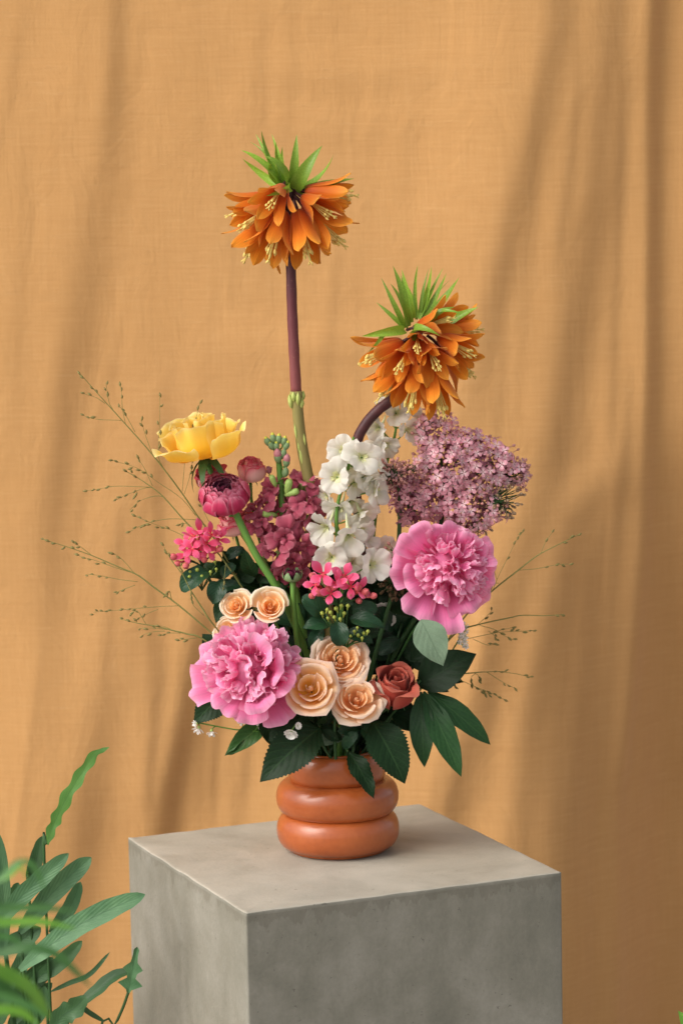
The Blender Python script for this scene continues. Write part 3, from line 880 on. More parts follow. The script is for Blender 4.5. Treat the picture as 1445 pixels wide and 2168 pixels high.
def peony(label, px, py, Y, rpx, axis, dome, dome_r, guards, n_in, stem_d, seed, stem_px=None):
    rs = np.random.RandomState(seed)
    ax = Vector(axis).normalized()
    s = rpx * psz(Y)
    B = at(px, py, Y) - ax * s * .30
    root = thing('peony', label, 'peony', B, 'pink peonies')
    F = frame(B, ax, 0, s)
    for (az, k, tilt, sc) in guards:
        add('guard_petal', PGU[k % 8], root, F @ RZ(math.radians(az + rs.uniform(-7, 7))) @ RX(tilt + rs.uniform(-.14, .14)) @ Matrix.Rotation(rs.uniform(-.24, .24), 4, 'Y') @ Matrix.Scale(sc * rs.uniform(.93, 1.07), 4))
    D = Matrix.Translation(dome)
    for i in range(n_in):
        z = 1 - (i + .5) / n_in * 1.12
        rad = math.sqrt(max(0, 1 - z * z)); a = i * 2.39996 + rs.uniform(-.3, .3)
        n = Vector((rad * math.cos(a), rad * math.sin(a), z)) + Vector(rs.normal(0, .16, 3))
        n.normalize()
        q = Vector((n.x * dome_r, n.y * dome_r, n.z * dome_r * .85)) * rs.uniform(.46, .62)
        add('petal', PIN[rs.randint(14)], root, F @ D @ frame(q, n, rs.uniform(0, 6.28), dome_r * rs.uniform(.42, .68)))
    core = MB().ell((0, 0, -.1), (0, 0, 1), dome_r * 1.25, dome_r * .55, 12, 8)
    add('heart', core.mesh('peony_heart', M['peony']), root, F)
    for i in range(4):
        add('sepal', SEPAL, root, F @ Matrix.Scale(.6, 4) @ RZ(i * 1.57) @ RX(-.2))
    if stem_px:
        add('stem', MB().tube(pixpath(stem_px, Y, 20), .0032, 8).mesh('peony_stem', M['stem_dark']), root)
    else:
        add_stem(root, B - ax * s * .03, stem_d, .0035, M['stem_dark'], .4)
    return root

# frame(): local +y is the direction most upright around the axis, az turns anticlockwise seen from the camera
peony('pink peony facing the camera on the right with broad outer petals', 938, 1204, Y0 - .032, 105, (.10, -.96, .12),
      (.15, .07, .28), .68,
      [(14, 1, .22, 1.12), (46, 4, .30, 1.22), (84, 2, .12, 1.08), (112, 5, .34, .92), (142, 0, -.12, 1.16), (174, 3, -.20, 1.12), (200, 4, -.05, 1.08), (232, 2, -.22, 1.08), (268, 6, -.05, .96), (300, 1, .05, .92), (336, 0, .25, .86), (70, 7, -.15, .95), (214, 7, -.3, 1.0), (285, 3, -.25, .98)],
      125, (.25, -.3, 1), 21, [(930, 1225, Y0 - .01), (890, 1290, Y0), (842, 1370, Y0 + .01), (780, 1490, Y0 + .01), (745, 1590, Y0), (740, 1650, Y0)])
peony('pink peony low on the left, its domed heart facing up and outer petals drooping', 535, 1424, Y0 - .07, 107, (-.20, -.80, .50),
      (-.02, .15, .28), .80,
      [(75, 0, -.3, 1.12), (108, 4, -.2, 1.18), (145, 1, -.15, 1.0), (175, 5, -.2, 1.08), (205, 3, -.1, 1.05), (240, 0, .1, 1.05), (268, 6, .35, 1.15), (296, 3, .45, 1.1), (340, 1, .3, .85), (20, 4, .3, .8), (192, 2, .1, .9), (125, 6, .1, .85), (225, 7, -.35, 1.05)],
      130, (0, -.3, 1), 22)

# ------------------------------------------------------------------ crown imperials
IPET = [gmesh('bell_petal', patch([(.05, 0), (.16, .06), (.25, .3), (.29 + .07 * fl, .68), (.32 + .20 * fl, 1.0), (.34 + .34 * fl, 1.2)], .60, [(0, .42), (.2, .76), (.42, 1), (.62, .92), (.8, .62), (.93, .28), (1, .03)], 6, 12, .0, .015, 1.3, 700 + k, rnd=.0, fold=.02), M['imp_petal'])
        for k, fl in enumerate((.2, .45, .7, .95, 1.2, .6))]
def stamen_mesh(seed):
    r = np.random.RandomState(seed); mb = MB()
    for i in range(6):
        a = i * 1.047 + r.uniform(-.3, .3); w = r.uniform(.06, .13)
        e = Vector((w * math.cos(a), w * math.sin(a), r.uniform(1.0, 1.2)))
        mb.tube([(.02 * math.cos(a), .02 * math.sin(a), .05), (.4 * e.x, .4 * e.y, .5), tuple(e)], .016, 5)
        mb.ell(e - Vector((0, 0, .02)), (e.x * .8 + r.uniform(-.1, .1), e.y * .8, 1), .17, .042, 6, 5)
    return mb.mesh('stamens', M['stamen'])
STAM = [stamen_mesh(k) for k in range(3)]
PIST = (lambda mb: mb.tube([(0, 0, .02), (.0, .01, .7), (.03, .0, 1.34)], [.03, .024, .022], 6).tube([(.03, 0, 1.3), (.07, .03, 1.42)], .016, 5).tube([(.03, 0, 1.3), (-.02, .03, 1.42)], .016, 5).tube([(.03, 0, 1.3), (.04, -.05, 1.42)], .016, 5).mesh('pistil', M['stamen']))(MB())
PEDI = MB().tube([(0, 0, -.42), (0, .03, -.2), (0, 0, .06)], [.05, .045, .06], 7).mesh('flower_stalk', M['imp_stem'])

def crown_imperial(label, apex, Y, bells, leaves, seed, blen):
    rs = np.random.RandomState(seed)
    A = at(apex[0], apex[1], Y); px = psz(Y)
    root = thing('crown_imperial', label, 'crown imperial', A, 'crown imperials')
    for (ox, oy, dx, dy, dz, fl, sc) in bells:
        d = Vector((dx, dy, dz)).normalized()
        P = A + Vector((ox * px, 0, -oy * px)) + d * 30 * px * .6 + Vector((0, d.y * 10 * px, 0))
        if dz < -.7: P = P - Vector((0, 0, 6 * px)); sc *= 1.08
        L = blen * px * sc
        Fm = frame(P, d, rs.uniform(0, 1), L)
        b = add('bell_flower', PEDI, root, Fm)
        for i in range(6):
            k = fl if i % 2 else (fl + 1) % 6
            add('petal', IPET[k], b, Fm @ RZ(i * 1.047 + rs.uniform(-.08, .08)) @ RX(rs.uniform(-.1, .1)))
        add('stamens', STAM[rs.randint(3)], b, Fm @ RZ(rs.uniform(0, 6)))
        add('pistil', PIST, b, Fm)
    for (bx, by, tx, ty, w, dy, bd) in leaves:
        a = at(bx + (apex[0] - bx) * .35, by + (apex[1] + 8 - by) * .5, Y + dy * .2); c = at(tx, ty, Y + dy)
        put_leaf(root, 'crown_leaf_%d' % int(bd * 10), M['imp_leaf'], a, c, w * 1.05 * px, ((1 if tx < apex[0] else -1) * rs.uniform(-.3, 1.3), -.8, .3), STRAP, bend=bd * 2.4, fold=.35, nv=12, nu=4, twist=.9)
    return root, A, px

T_b = [(-8, -12, -.30, -.88, -.40, 2, 1.0), (-16, 8, -.92, -.15, -.38, 2, 1.05), (14, 4, .97, -.15, -.10, 1, 1.08), (16, 10, .66, -.60, -.42, 3, .95),
       (-16, 16, -.74, -.48, -.55, 3, 1.05), (-8, 24, -.28, -.50, -.85, 2, 1.12), (12, 24, .20, -.52, -.86, 1, 1.15), (16, 16, .68, -.10, -.72, 3, 1.12),
       (-14, 22, -.56, .10, -.84, 3, 1.18), (2, 20, .05, .5, -.85, 2, 1.0)]
T_l = [(585, 385, 511, 318, 20, -.01, .3), (582, 390, 513, 336, 17, .01, -.3), (592, 380, 541, 283, 13, .01, .3), (598, 380, 553, 275, 15, -.01, -.2),
       (600, 380, 575, 283, 12, .0, .3), (602, 382, 598, 310, 12, .01, -.4), (606, 385, 585, 300, 12, -.02, -.3), (590, 388, 528, 300, 5, .03, .4),
       (618, 390, 628, 284, 22, -.005, .2), (622, 395, 634, 330, 14, .01, .2), (628, 395, 682, 308, 32, -.01, .3), (632, 400, 706, 326, 26, .01, -.4),
       (640, 410, 750, 378, 22, .0, .2), (650, 420, 690, 425, 16, .01, .4), (596, 385, 560, 330, 20, -.02, .6), (594, 384, 574, 344, 18, -.02, -.6), (604, 386, 562, 415, 14, -.035, .8)]
rt, A1, p1 = crown_imperial('tall orange crown imperial with a leafy green tuft, the highest flower', (612, 400), Y0 + .0, T_b, T_l, 31, 76)
pth = pixpath([(611, 398), (612, 470), (615, 545), (618, 650), (622, 740), (627, 836)], Y0, 30)
s1 = add('stem', MB().tube(pth, [.0055 + .0008 * i / 29 + .00018 * math.sin(i * 1.7) for i in range(30)], 14).mesh('crown_stem', M['imp_stem_grad']), rt)
s1['label'] = 'upper stem, dark purple turning reddish downwards'
low = [(627, 828), (633, 900), (641, 955), (652, 1010), (672, 1120), (695, 1300), (708, 1480), (714, 1640)]
pth = pixpath(low, Y0, 30)
s1 = add('stem', MB().tube(pth, .0066, 12).mesh('crown_stem_low', M['imp_stem_low']), rt)
s1['label'] = 'olive brown lower stem stripped of leaves'
cm = MB()
for i in range(9):
    a = i * .698 + .1
    q = at(627, 836, Y0) + Vector((math.cos(a) * .0066, math.sin(a) * .0066, 0))
    cm.ell(q + Vector((0, 0, -.008 - .004 * (i % 3))), (math.cos(a) * .12, math.sin(a) * .12, 1), .013 + .003 * (i % 2), .0030, 6, 6)
add('leaf_collar', cm.mesh('leaf_collar', M['scar']), rt)
SCAR = MB().ell((0, 0, 0), (0, 0, 1), 1, .10, 6, 6).mesh('leaf_scar', M['scar'])
for (x, y, l) in ((628, 930, 34), (646, 945, 30), (640, 985, 40), (650, 1000, 30), (632, 880, 22), (634, 960, 26)):
    add('leaf_scar', SCAR, rt, frame(at(x, y, Y0 - .0048), at(x - 2, y - 20, Y0 - .0048) - at(x + 2, y + 10, Y0 - .0048), 0, l * PX))

B_b = [(-16, 6, .78, -.54, .22, 4, .98), (-18, 26, -.86, -.34, -.40, 3, 1.12), (-12, 34, -.34, -.80, -.50, 4, 1.0), (12, 30, .24, -.84, -.50, 3, .98),
       (-2, 12, -.04, -.92, -.34, 2, .9), (28, 14, .76, -.55, -.42, 4, 1.02), (28, 6, .92, .1, -.05, 3, .95), (4, 52, -.22, -.42, -.88, 2, 1.12), (20, 56, .20, -.40, -.9, 1, 1.2),
       (28, 30, .70, .05, -.66, 3, 1.08), (-14, 46, -.58, .05, -.84, 2, 1.1), (22, -4, .7, .5, .3, 3, .8)]
B_l = [(850, 685, 831, 562, 20, -.01, .2), (842, 690, 806, 587, 12, .0, .3), (838, 690, 796, 640, 11, .01, .2), (868, 650, 850, 570, 16, -.01, .2),
       (860, 668, 848, 582, 15, -.005, .3), (880, 650, 884, 560, 11, .02, -.2), (884, 650, 913, 562, 15, -.005, -.3), (890, 650, 908, 566, 9, .01, .2),
       (898, 652, 945, 577, 17, .0, -.2), (893, 655, 938, 566, 10, .015, .2), (910, 655, 972, 586, 22, -.01, -.2), (905, 655, 955, 590, 8, .02, .2),
       (925, 690, 1012, 650, 26, -.01, -.2), (920, 690, 962, 650, 22, -.03, .7), (840, 700, 765, 712, 20, -.02, .5), (772, 703, 778, 747, 11, -.03, .5),
       (955, 655, 985, 668, 9, -.04, .8), (846, 692, 826, 600, 16, .02, .2), (875, 655, 858, 600, 18, .02, .1), (895, 740, 932, 712, 18, -.05, .9)]
rt, A2, p2 = crown_imperial('lower orange crown imperial on a bent dark stem above the lilac', (885, 690), Y0 + .0, B_b, B_l, 37, 71)
pth = pixpath([(885, 690), (872, 770), (835, 838), (800, 868), (772, 900), (754, 940), (750, 1010), (760, 1110), (764, 1200), (748, 1400), (728, 1560), (722, 1650)], Y0 + .015, 44)
add('stem', MB().tube(pth, .0062, 12).mesh('bent_stem', M['imp_stem']), rt)
# ------------------------------------------------------------------ delphiniums
DPET = [gmesh('delphinium_petal', patch([(.06, 0), (.22, .16), (.52, .30 + .08 * k / 4), (.82, .32 + .2 * k / 4), (1.02, .22 + .34 * k / 4)], .72, [(0, .6), (.3, .85), (.65, 1.04), (1, .9)], 10, 9, (.10, -.08, .04, .14, -.04)[k], .06, 1.5 + .2 * k, 800 + k, rnd=.22, notch=.07 * (k % 2), nlow=.05), M['delph']) for k in range(5)]
DEYE = [gmesh('eye_petal', patch([(.03, 0), (.10, .1), (.2, .26), (.34, .32)], .8, [(0, .6), (.6, 1), (1, .6)], 4, 5, 0, .04, 2, 820 + k, rnd=.2, notch=.2), M['delph_eye']) for k in range(2)]
def spur_mesh(seed):
    r = np.random.RandomState(seed); mb = MB()
    b = r.uniform(.2, .5)
    mb.tube([(0, 0, .06), (0, .05, -.12), (0, .16, -.36), (0, .22 + b * .3, -.62), (0, .2 + b, -.82)], [.16, .14, .085, .06, .03], 7)
    return mb.mesh('spur', M['spur'])
DSPUR = [spur_mesh(k) for k in range(3)]

def delphinium(label, path, Y, florets, seed):
    rs = np.random.RandomState(seed)
    pth = pixpath(path, Y, 24)
    root = thing('delphinium', label, 'delphinium', pth[-1], 'white delphinium stems')
    add('stem', MB().tube(pth, [.0014 + .0016 * i / 23 for i in range(24)], 8).mesh('delphinium_stem', M['stem']), root)
    for (x, y, dx, dy, dz, sz, dY) in florets:
        C = at(x, y, Y + dY)
        d = Vector((dx, dy, dz)).normalized()
        Fm = frame(C - d * sz * PX * .2, d, rs.uniform(-.25, .25), sz * .98 * PX)
        fl = add('floret', DSPUR[rs.randint(3)], root, Fm)
        for i in range(5):
            add('petal', DPET[rs.randint(5)], fl, Fm @ RZ(i * 1.2566 + rs.uniform(-.2, .2)) @ RX(rs.uniform(-.1, .5)) @ Matrix.Scale(rs.uniform(.9, 1.14), 4))
        for i in range(4):
            add('eye_petal', DEYE[i % 2], fl, Fm @ RZ(i * 1.57 + .5))
        # flower stalk back to the nearest point of the stem
        q = min(pth, key=lambda p: (p - C - Vector((0, 0, -.012))).length)
        a = C - d * sz * PX * .12
        mid = (a + q) * .5 + Vector((0, 0, -.006)) - d * .004
        add('flower_stalk', MB().tube(catmull([tuple(a), tuple(mid), tuple(q)], 7), .0009, 5).mesh('flower_stalk', M['stem']), root)
    return root

delphinium('white delphinium spike in the middle, between the stock and the lilac',
    [(748, 925), (735, 1000), (716, 1060), (712, 1120), (722, 1220), (722, 1400), (718, 1640)], Y0 - .02,
    [(728, 953, -.25, -.85, .25, 40, -.005), (766, 968, .15, -.95, .12, 43, -.022), (712, 1010, -.25, -.9, .1, 44, -.02), (752, 1022, .35, -.6, -.25, 36, .0),
     (795, 1040, .75, -.6, .0, 38, .0), (800, 985, .75, -.35, .35, 38, .01), (688, 1118, -.55, -.65, -.35, 44, -.01), (738, 1135, .1, -.75, -.55, 46, -.028),
     (700, 1180, -.3, -.85, -.1, 46, -.02), (786, 1196, .45, -.85, .15, 43, -.02), (765, 1085, .5, -.65, -.45, 38, .0), (742, 1062, .05, -.6, -.5, 32, .01),
     (745, 1192, .1, -.9, .1, 36, .0), (775, 1140, .6, -.5, .1, 32, .01), (690, 1050, -.7, -.5, -.2, 28, .01), (770, 1010, .5, -.8, -.1, 36, .0), (718, 1075, -.4, -.7, -.4, 36, .0), (762, 1120, .5, -.75, -.3, 36, -.004), (735, 985, -.1, -.8, -.3, 36, .0), (788, 1018, .4, -.7, -.4, 34, .0)], 31)
delphinium('white delphinium spike behind, its top emerging under the lower crown imperial',
    [(838, 905), (832, 935), (812, 1000), (800, 1060), (792, 1110), (778, 1250), (745, 1450), (728, 1650)], Y0 + .03,
    [(838, 873, .1, -.85, .3, 34, .0), (800, 905, -.5, -.7, -.1, 36, .0), (862, 912, .6, -.6, -.1, 32, .0), (818, 862, -.35, -.4, .7, 30, .01), (868, 872, .5, -.55, .5, 30, .01),
     (815, 940, .1, -.8, -.3, 34, -.005), (795, 960, -.4, -.5, .3, 38, .0), (812, 1165, .3, -.9, .1, 36, -.02), (808, 1295, .2, -.85, -.4, 34, -.03), (825, 1010, .3, -.8, 0, 32, .0)], 32)

# ------------------------------------------------------------------ lilac
def lilac_floret(seed, mat):
    r = np.random.RandomState(seed); mb = MB()
    mb.tube([(0, 0, -1.3), (0, 0, -.5), (0, 0, 0)], [.10, .13, .17], 5)
    for i in range(4):
        g = patch([(.10, 0), (.4, .10), (.75, .08 + r.uniform(0, .2)), (1.0, r.uniform(-.05, .35))], .62, [(0, .7), (.5, 1), (1, .8)], 4, 4, -.06, .02, 1, seed * 9 + i, rnd=.25)
        mb.merge(g, RZ(i * 1.5708 + r.uniform(-.1, .1)))
    return mb.mesh('lilac_floret', mat)
LFL = [lilac_floret(900 + k, M['lilac']) for k in range(8)]
LFD = [lilac_floret(920 + k, M['lilac_dark']) for k in range(5)]
LBUDM = {}
for nm, mt in (('p', 'lbud'), ('g', 'lbud_g'), ('d', 'lbud_d')):
    mb = MB(); mb.tube([(0, 0, -1.4), (0, 0, 0)], .11, 5); mb.ell((0, 0, -.15), (0, 0, 1), 1.15, .42, 6, 5, p=.7)
    LBUDM[nm] = mb.mesh('lilac_bud', M[mt])

def on_ellipsoids(E, n, rs, front=.35):
    """points with outward normals on the outside of a union of ellipsoids (px, py, depth, rx, ry, rd)"""
    out = []
    wts = np.array([e[3] * e[4] for e in E], float); wts /= wts.sum()
    tries = 0
    while len(out) < n and tries < n * 60:
        tries += 1
        e = E[rs.choice(len(E), p=wts)]
        d = rs.normal(0, 1, 3); d /= np.linalg.norm(d)
        if d[1] > front: continue
        q = (e[0] + d[0] * e[3], e[1] - d[2] * e[4], e[2] + d[1] * e[5])
        if any(f is not e and ((q[0] - f[0]) / f[3]) ** 2 + ((q[1] - f[1]) / f[4]) ** 2 + ((q[2] - f[2]) / f[5]) ** 2 < .8 for f in E): continue
        if any((q[0] - o[0][0]) ** 2 + (q[1] - o[0][1]) ** 2 + (q[2] - o[0][2]) ** 2 < 10.5 ** 2 for o in out): continue
        out.append((q, Vector((d[0] / e[3], d[1] / e[5], d[2] / e[4])).normalized()))
    return out

def lilac(label, E, Y, n, mesh_set, base, seed, buds=(), size=(10.5, 15.5)):
    rs = np.random.RandomState(seed)
    c = E[0]
    pth = pixpath([(c[0], c[1])] + base, Y, 20)
    root = thing('lilac', label, 'lilac', pth[-1], 'lilac heads')
    sm = MB().tube(pth, .0026, 7)
    hub = [at(e[0], e[1] + 10, Y + e[2] * PX) for e in E]
    for h in hub: sm.tube([pth[2], (pth[0] + h) * .5, h], .0013, 5)
    add('stem', sm.mesh('lilac_stem', M['stem_dark']), root)
    for (q, nn) in on_ellipsoids(E, n, rs):
        f = (nn + Vector(rs.normal(0, .35, 3)) + Vector((0, -.25, .15))).normalized()
        P = at(q[0], q[1], Y + q[2] * PX) + nn * rs.uniform(-6, 9) * PX
        if rs.rand() < (.34 if q[0] > c[0] + 60 or q[0] < c[0] - 60 else .15):
            add('bud', LBUDM['p'], root, frame(P + nn * 3 * PX, f, 0, rs.uniform(7, 10) * PX))
            continue
        add('floret', mesh_set[rs.randint(len(mesh_set))], root, frame(P, f, rs.uniform(0, 6), rs.uniform(*size) * PX))
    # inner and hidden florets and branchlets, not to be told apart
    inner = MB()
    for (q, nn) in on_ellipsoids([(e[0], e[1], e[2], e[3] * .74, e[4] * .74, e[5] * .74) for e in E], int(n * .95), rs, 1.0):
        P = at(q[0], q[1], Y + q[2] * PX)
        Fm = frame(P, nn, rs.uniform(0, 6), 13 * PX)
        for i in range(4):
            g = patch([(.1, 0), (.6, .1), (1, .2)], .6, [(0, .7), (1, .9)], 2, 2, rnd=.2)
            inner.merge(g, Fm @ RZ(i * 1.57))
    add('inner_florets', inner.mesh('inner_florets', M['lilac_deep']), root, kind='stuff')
    inner = MB()
    for (q, nn) in on_ellipsoids(E, int(n * .5), rs, 1.0):
        P = at(q[0], q[1], Y + q[2] * PX)
        e = min(hub, key=lambda h: (h - P).length)
        inner.tube([e + (P - e) * .35, P - nn * 12 * PX], .0006, 4)
    add('branchlets', inner.mesh('branchlets', M['stem_dark']), root, kind='stuff')
    for (bx, by, bd, brx, bry, bn, kind) in buds:
        hubp = at(bx - (bx - c[0]) * .25, by + 6, Y + bd * PX)
        sb = MB()
        for i in range(bn):
            d = rs.normal(0, 1, 3); d /= np.linalg.norm(d); d[1] = -abs(d[1]) if rs.rand() < .75 else d[1]
            rr = rs.uniform(.6, 1.0)
            P = at(bx + d[0] * brx * rr, by - d[2] * bry * rr, Y + (bd + d[1] * brx * .7) * PX)
            dd = Vector((d[0], d[1] * .8 - .1, d[2])).normalized()
            add('bud', LBUDM[kind], root, frame(P, dd, 0, rs.uniform(6.5, 9.5) * PX))
            m = hubp + (P - hubp) * .5 + Vector(rs.normal(0, .0015, 3))
            sb.tube([tuple(hubp), tuple(m), tuple(P - dd * .004)], .0007, 4)
        add('bud_stalks', sb.mesh('bud_stalks', M['stem_dark']), root)
    return root

lilac('big mauve pink lilac head on the right above the facing peony',
      [(945, 990, 0, 66, 72, 56), (918, 915, 0, 42, 44, 36), (985, 952, 0, 50, 40, 38), (1010, 1000, 0, 60, 58, 50), (895, 1050, 10, 62, 58, 48), (985, 1080, 5, 56, 50, 46), (1045, 975, 0, 44, 38, 34), (1085, 1000, 0, 30, 24, 24), (1040, 1075, 0, 34, 28, 28)], Y0 + .035,
      330, LFL, [(930, 1120), (880, 1260), (790, 1480), (735, 1650)], 41,
      [(1068, 1058, -10, 40, 44, 56, 'g'), (1100, 1005, 0, 22, 36, 30, 'p'), (1015, 1110, -5, 26, 24, 20, 'g'), (905, 890, -15, 26, 18, 22, 'p')])
lilac('dusky lilac side head with brown buds against the white delphinium',
      [(845, 1022, 0, 34, 40, 34), (868, 1075, 5, 38, 42, 34)], Y0 + .01,
      46, LFD, [(845, 1120), (830, 1260), (770, 1480), (730, 1650)], 42,
      [(832, 1005, -22, 34, 36, 60, 'p'), (868, 992, -10, 24, 20, 24, 'p')], (10, 13))
lilac('dark unopened lilac buds tucked left of the facing peony',
      [(845, 1190, 14, 20, 26, 20)], Y0 - .015,
      5, LFD, [(835, 1240), (790, 1400), (730, 1650)], 43,
      [(830, 1235, 0, 34, 38, 52, 'd'), (838, 1170, 0, 22, 22, 14, 'p')], (8, 10))

# ------------------------------------------------------------------ stock
SPET = [gmesh('stock_petal', patch([(.05, 0), (.25, .22), (.55, .34 + .1 * (k % 3)), (.85, .26 + .14 * (k % 3)), (1.0, .12 + .2 * (k % 3))], .58, [(0, .4), (.4, .75), (.8, 1.05), (1, .8)], 9, 8, .05, .10, 1.7, 1000 + k, rnd=.14, notch=.06 * (k % 2)), M['stock']) for k in range(6)]
SCAL = MB().tube([(0, 0, -.75), (0, 0, -.5), (0, 0, -.05), (0, 0, .1)], [.07, .16, .2, .14], 7).mesh('stock_calyx', M['calyx'])
SBUD = MB().ell((0, 0, 0), (0, 0, 1), 1, .3, 8, 6, p=.7).mesh('stock_bud', M['sbud'])
SBUY = MB().ell((0, 0, .62), (0, 0, 1), .45, .17, 7, 5, p=.7).mesh('bud_tip', M['sbud_y'])
SBUP = MB().ell((0, 0, .3), (0, 0, 1), .9, .3, 8, 6, p=.7).mesh('bud_tip', M['sbud_p'])
def stock():
    Y = Y0 - .002
    rs = np.random.RandomState(51)
    pth = pixpath([(588, 955), (594, 1020), (600, 1090), (612, 1180), (640, 1330), (690, 1520), (710, 1645)], Y, 24)
    root = thing('stock_flower', 'wine pink stock with ruffled florets and a tip of green buds', 'stock flower', pth[-1])
    add('stem', MB().tube(pth, [.0030 + .0018 * min(1, i / 8) for i in range(24)], 8).mesh('stock_stem', M['stem']), root)
    for (x, y, dx, dy, dz, sz, dY, np_) in [
        (640, 1018, .2, -.6, .7, 36, .0, 8), (652, 1062, .55, -.75, .05, 36, -.01, 8), (612, 1035, -.1, -.6, .4, 34, .01, 7), (577, 1035, -.6, -.6, .4, 34, .0, 7),
        (540, 1078, -.7, -.6, .2, 32, -.005, 7), (552, 1105, -.3, -.85, -.4, 32, -.01, 7), (585, 1072, -.2, -.7, -.2, 32, .01, 7), (630, 1090, .3, -.85, -.2, 34, -.008, 7),
        (606, 1140, -.05, -.95, .3, 42, -.02, 9), (580, 1172, -.5, -.8, .0, 38, -.015, 8), (640, 1160, .4, -.85, .15, 40, -.015, 9), (612, 1192, .0, -.9, -.4, 36, -.015, 8),
        (663, 1130, .7, -.5, .2, 36, .0, 8), (665, 1182, .7, -.6, -.2, 34, .0, 7), (585, 1212, -.3, -.7, -.5, 30, -.005, 7), (636, 1210, .3, -.7, -.6, 30, -.005, 7), (590, 1125, -.5, -.6, .4, 36, .0, 8), (560, 1130, -.7, -.6, .1, 34, -.004, 8), (668, 1100, .7, -.6, .2, 34, .0, 8), (612, 1072, .0, -.8, .4, 36, -.006, 8), (560, 1055, -.6, -.6, .5, 32, .0, 8), (628, 1228, .1, -.8, -.5, 30, .0, 7), (660, 1040, .7, -.5, .5, 32, .004, 8)]:
        C = at(x, y, Y + dY); d = Vector((dx, dy, dz)).normalized()
        d = (d + Vector(rs.normal(0, .22, 3))).normalized(); sz *= 1.16
        Fm = frame(C - d * sz * PX * .25, d, 0, sz * PX)
        f = add('floret', SCAL, root, Fm)
        for i in range(np_):
            t = i / (np_ - 1)
            add('petal', SPET[rs.randint(6)], f, Fm @ RZ(i * 2.4 + rs.uniform(-.3, .3)) @ RX(.85 - 1.1 * t + rs.uniform(-.35, .35)) @ Matrix.Rotation(rs.uniform(-.4, .4), 4, 'Y') @ Matrix.Scale(.62 + .42 * t, 4))
    for (x, y, dx, dz, l, tip) in [(566, 935, -.35, .94, 24, 'y'), (578, 928, -.12, .99, 25, 'y'), (590, 930, .1, .99, 25, 'y'), (601, 934, .3, .95, 24, 'y'), (574, 944, -.5, .86, 24, 'y'), (606, 944, .4, .9, 24, 'y'),
                              (585, 945, 0, 1, 22, 'y'), (588, 968, -.08, 1, 30, 'p'), (606, 978, .15, 1, 28, 'p'), (604, 1000, .2, .98, 26, None), (600, 960, .2, .95, 24, None)]:
        C = at(x, y, Y - .006); d = Vector((dx, -.25, dz)).normalized()
        Fm = frame(C - d * l * PX * .5, d, 0, l * PX)
        b = add('bud', SBUD, root, Fm)
        if tip: add('bud_tip', SBUY if tip == 'y' else SBUP, b, Fm)
        q = min(pth[:8], key=lambda p: (p - C).length + (0.02 if p.z > C.z else 0))
        add('bud_stalk', MB().tube([tuple(C - d * l * PX * .45), tuple((C + q) * .5 + Vector((0, 0, -.003))), tuple(q)], .001, 5).mesh('bud_stalk', M['stem']), root)
    for (x, y, dx, dz, l) in [(628, 1040, .9, .35, 30), (560, 1088, -.95, .2, 30), (612, 1020, .2, .95, 34), (575, 1010, -.35, .9, 26)]:
        C = at(x, y, Y - .016); d = Vector((dx, -.35, dz)).normalized()
        add('calyx', SCAL, root, frame(C, d, 0, l * 1.3 * PX))
        q = pth[min(range(4, 10), key=lambda i: (pth[i] - C).length)]
        add('bud_stalk', MB().tube(catmull([tuple(C - d * .012), tuple((C + q) * .5 + Vector((0, 0, -.004))), tuple(q)], 6), .0011, 5).mesh('bud_stalk', M['stem']), root)
stock()

# ------------------------------------------------------------------ bouvardia
BPET = [gmesh('bouvardia_petal', patch([(.05, 0), (.3, .12), (.65, .2 + .12 * k), (1, .12 + .3 * k)], .60, [(0, .5), (.35, 1.0), (.6, .95), (.85, .5), (1, .05)], 4, 6, .05, .02, 1, 1100 + k, rnd=.0, fold=.03), M['bouv']) for k in range(3)]
BTUB = MB().tube([(0, 0, -1.5), (0, 0, -.7), (0, 0, 0.02)], [.10, .15, .2], 6).mesh('flower_tube', M['btube'])
BBUD = MB().tube([(0, 0, -1.2), (0, 0, -.1)], [.1, .2], 6).ell((0, 0, -.25), (0, 0, 1), 1.1, .42, 7, 6, p=.6).mesh('bouvardia_bud', M['bbud'])
BBUG = MB().tube([(0, 0, -1.2), (0, 0, -.1)], [.1, .2], 6).ell((0, 0, -.3), (0, 0, 1), 1.0, .42, 6, 5, p=.5).mesh('green_bud', M['bbud_g'])
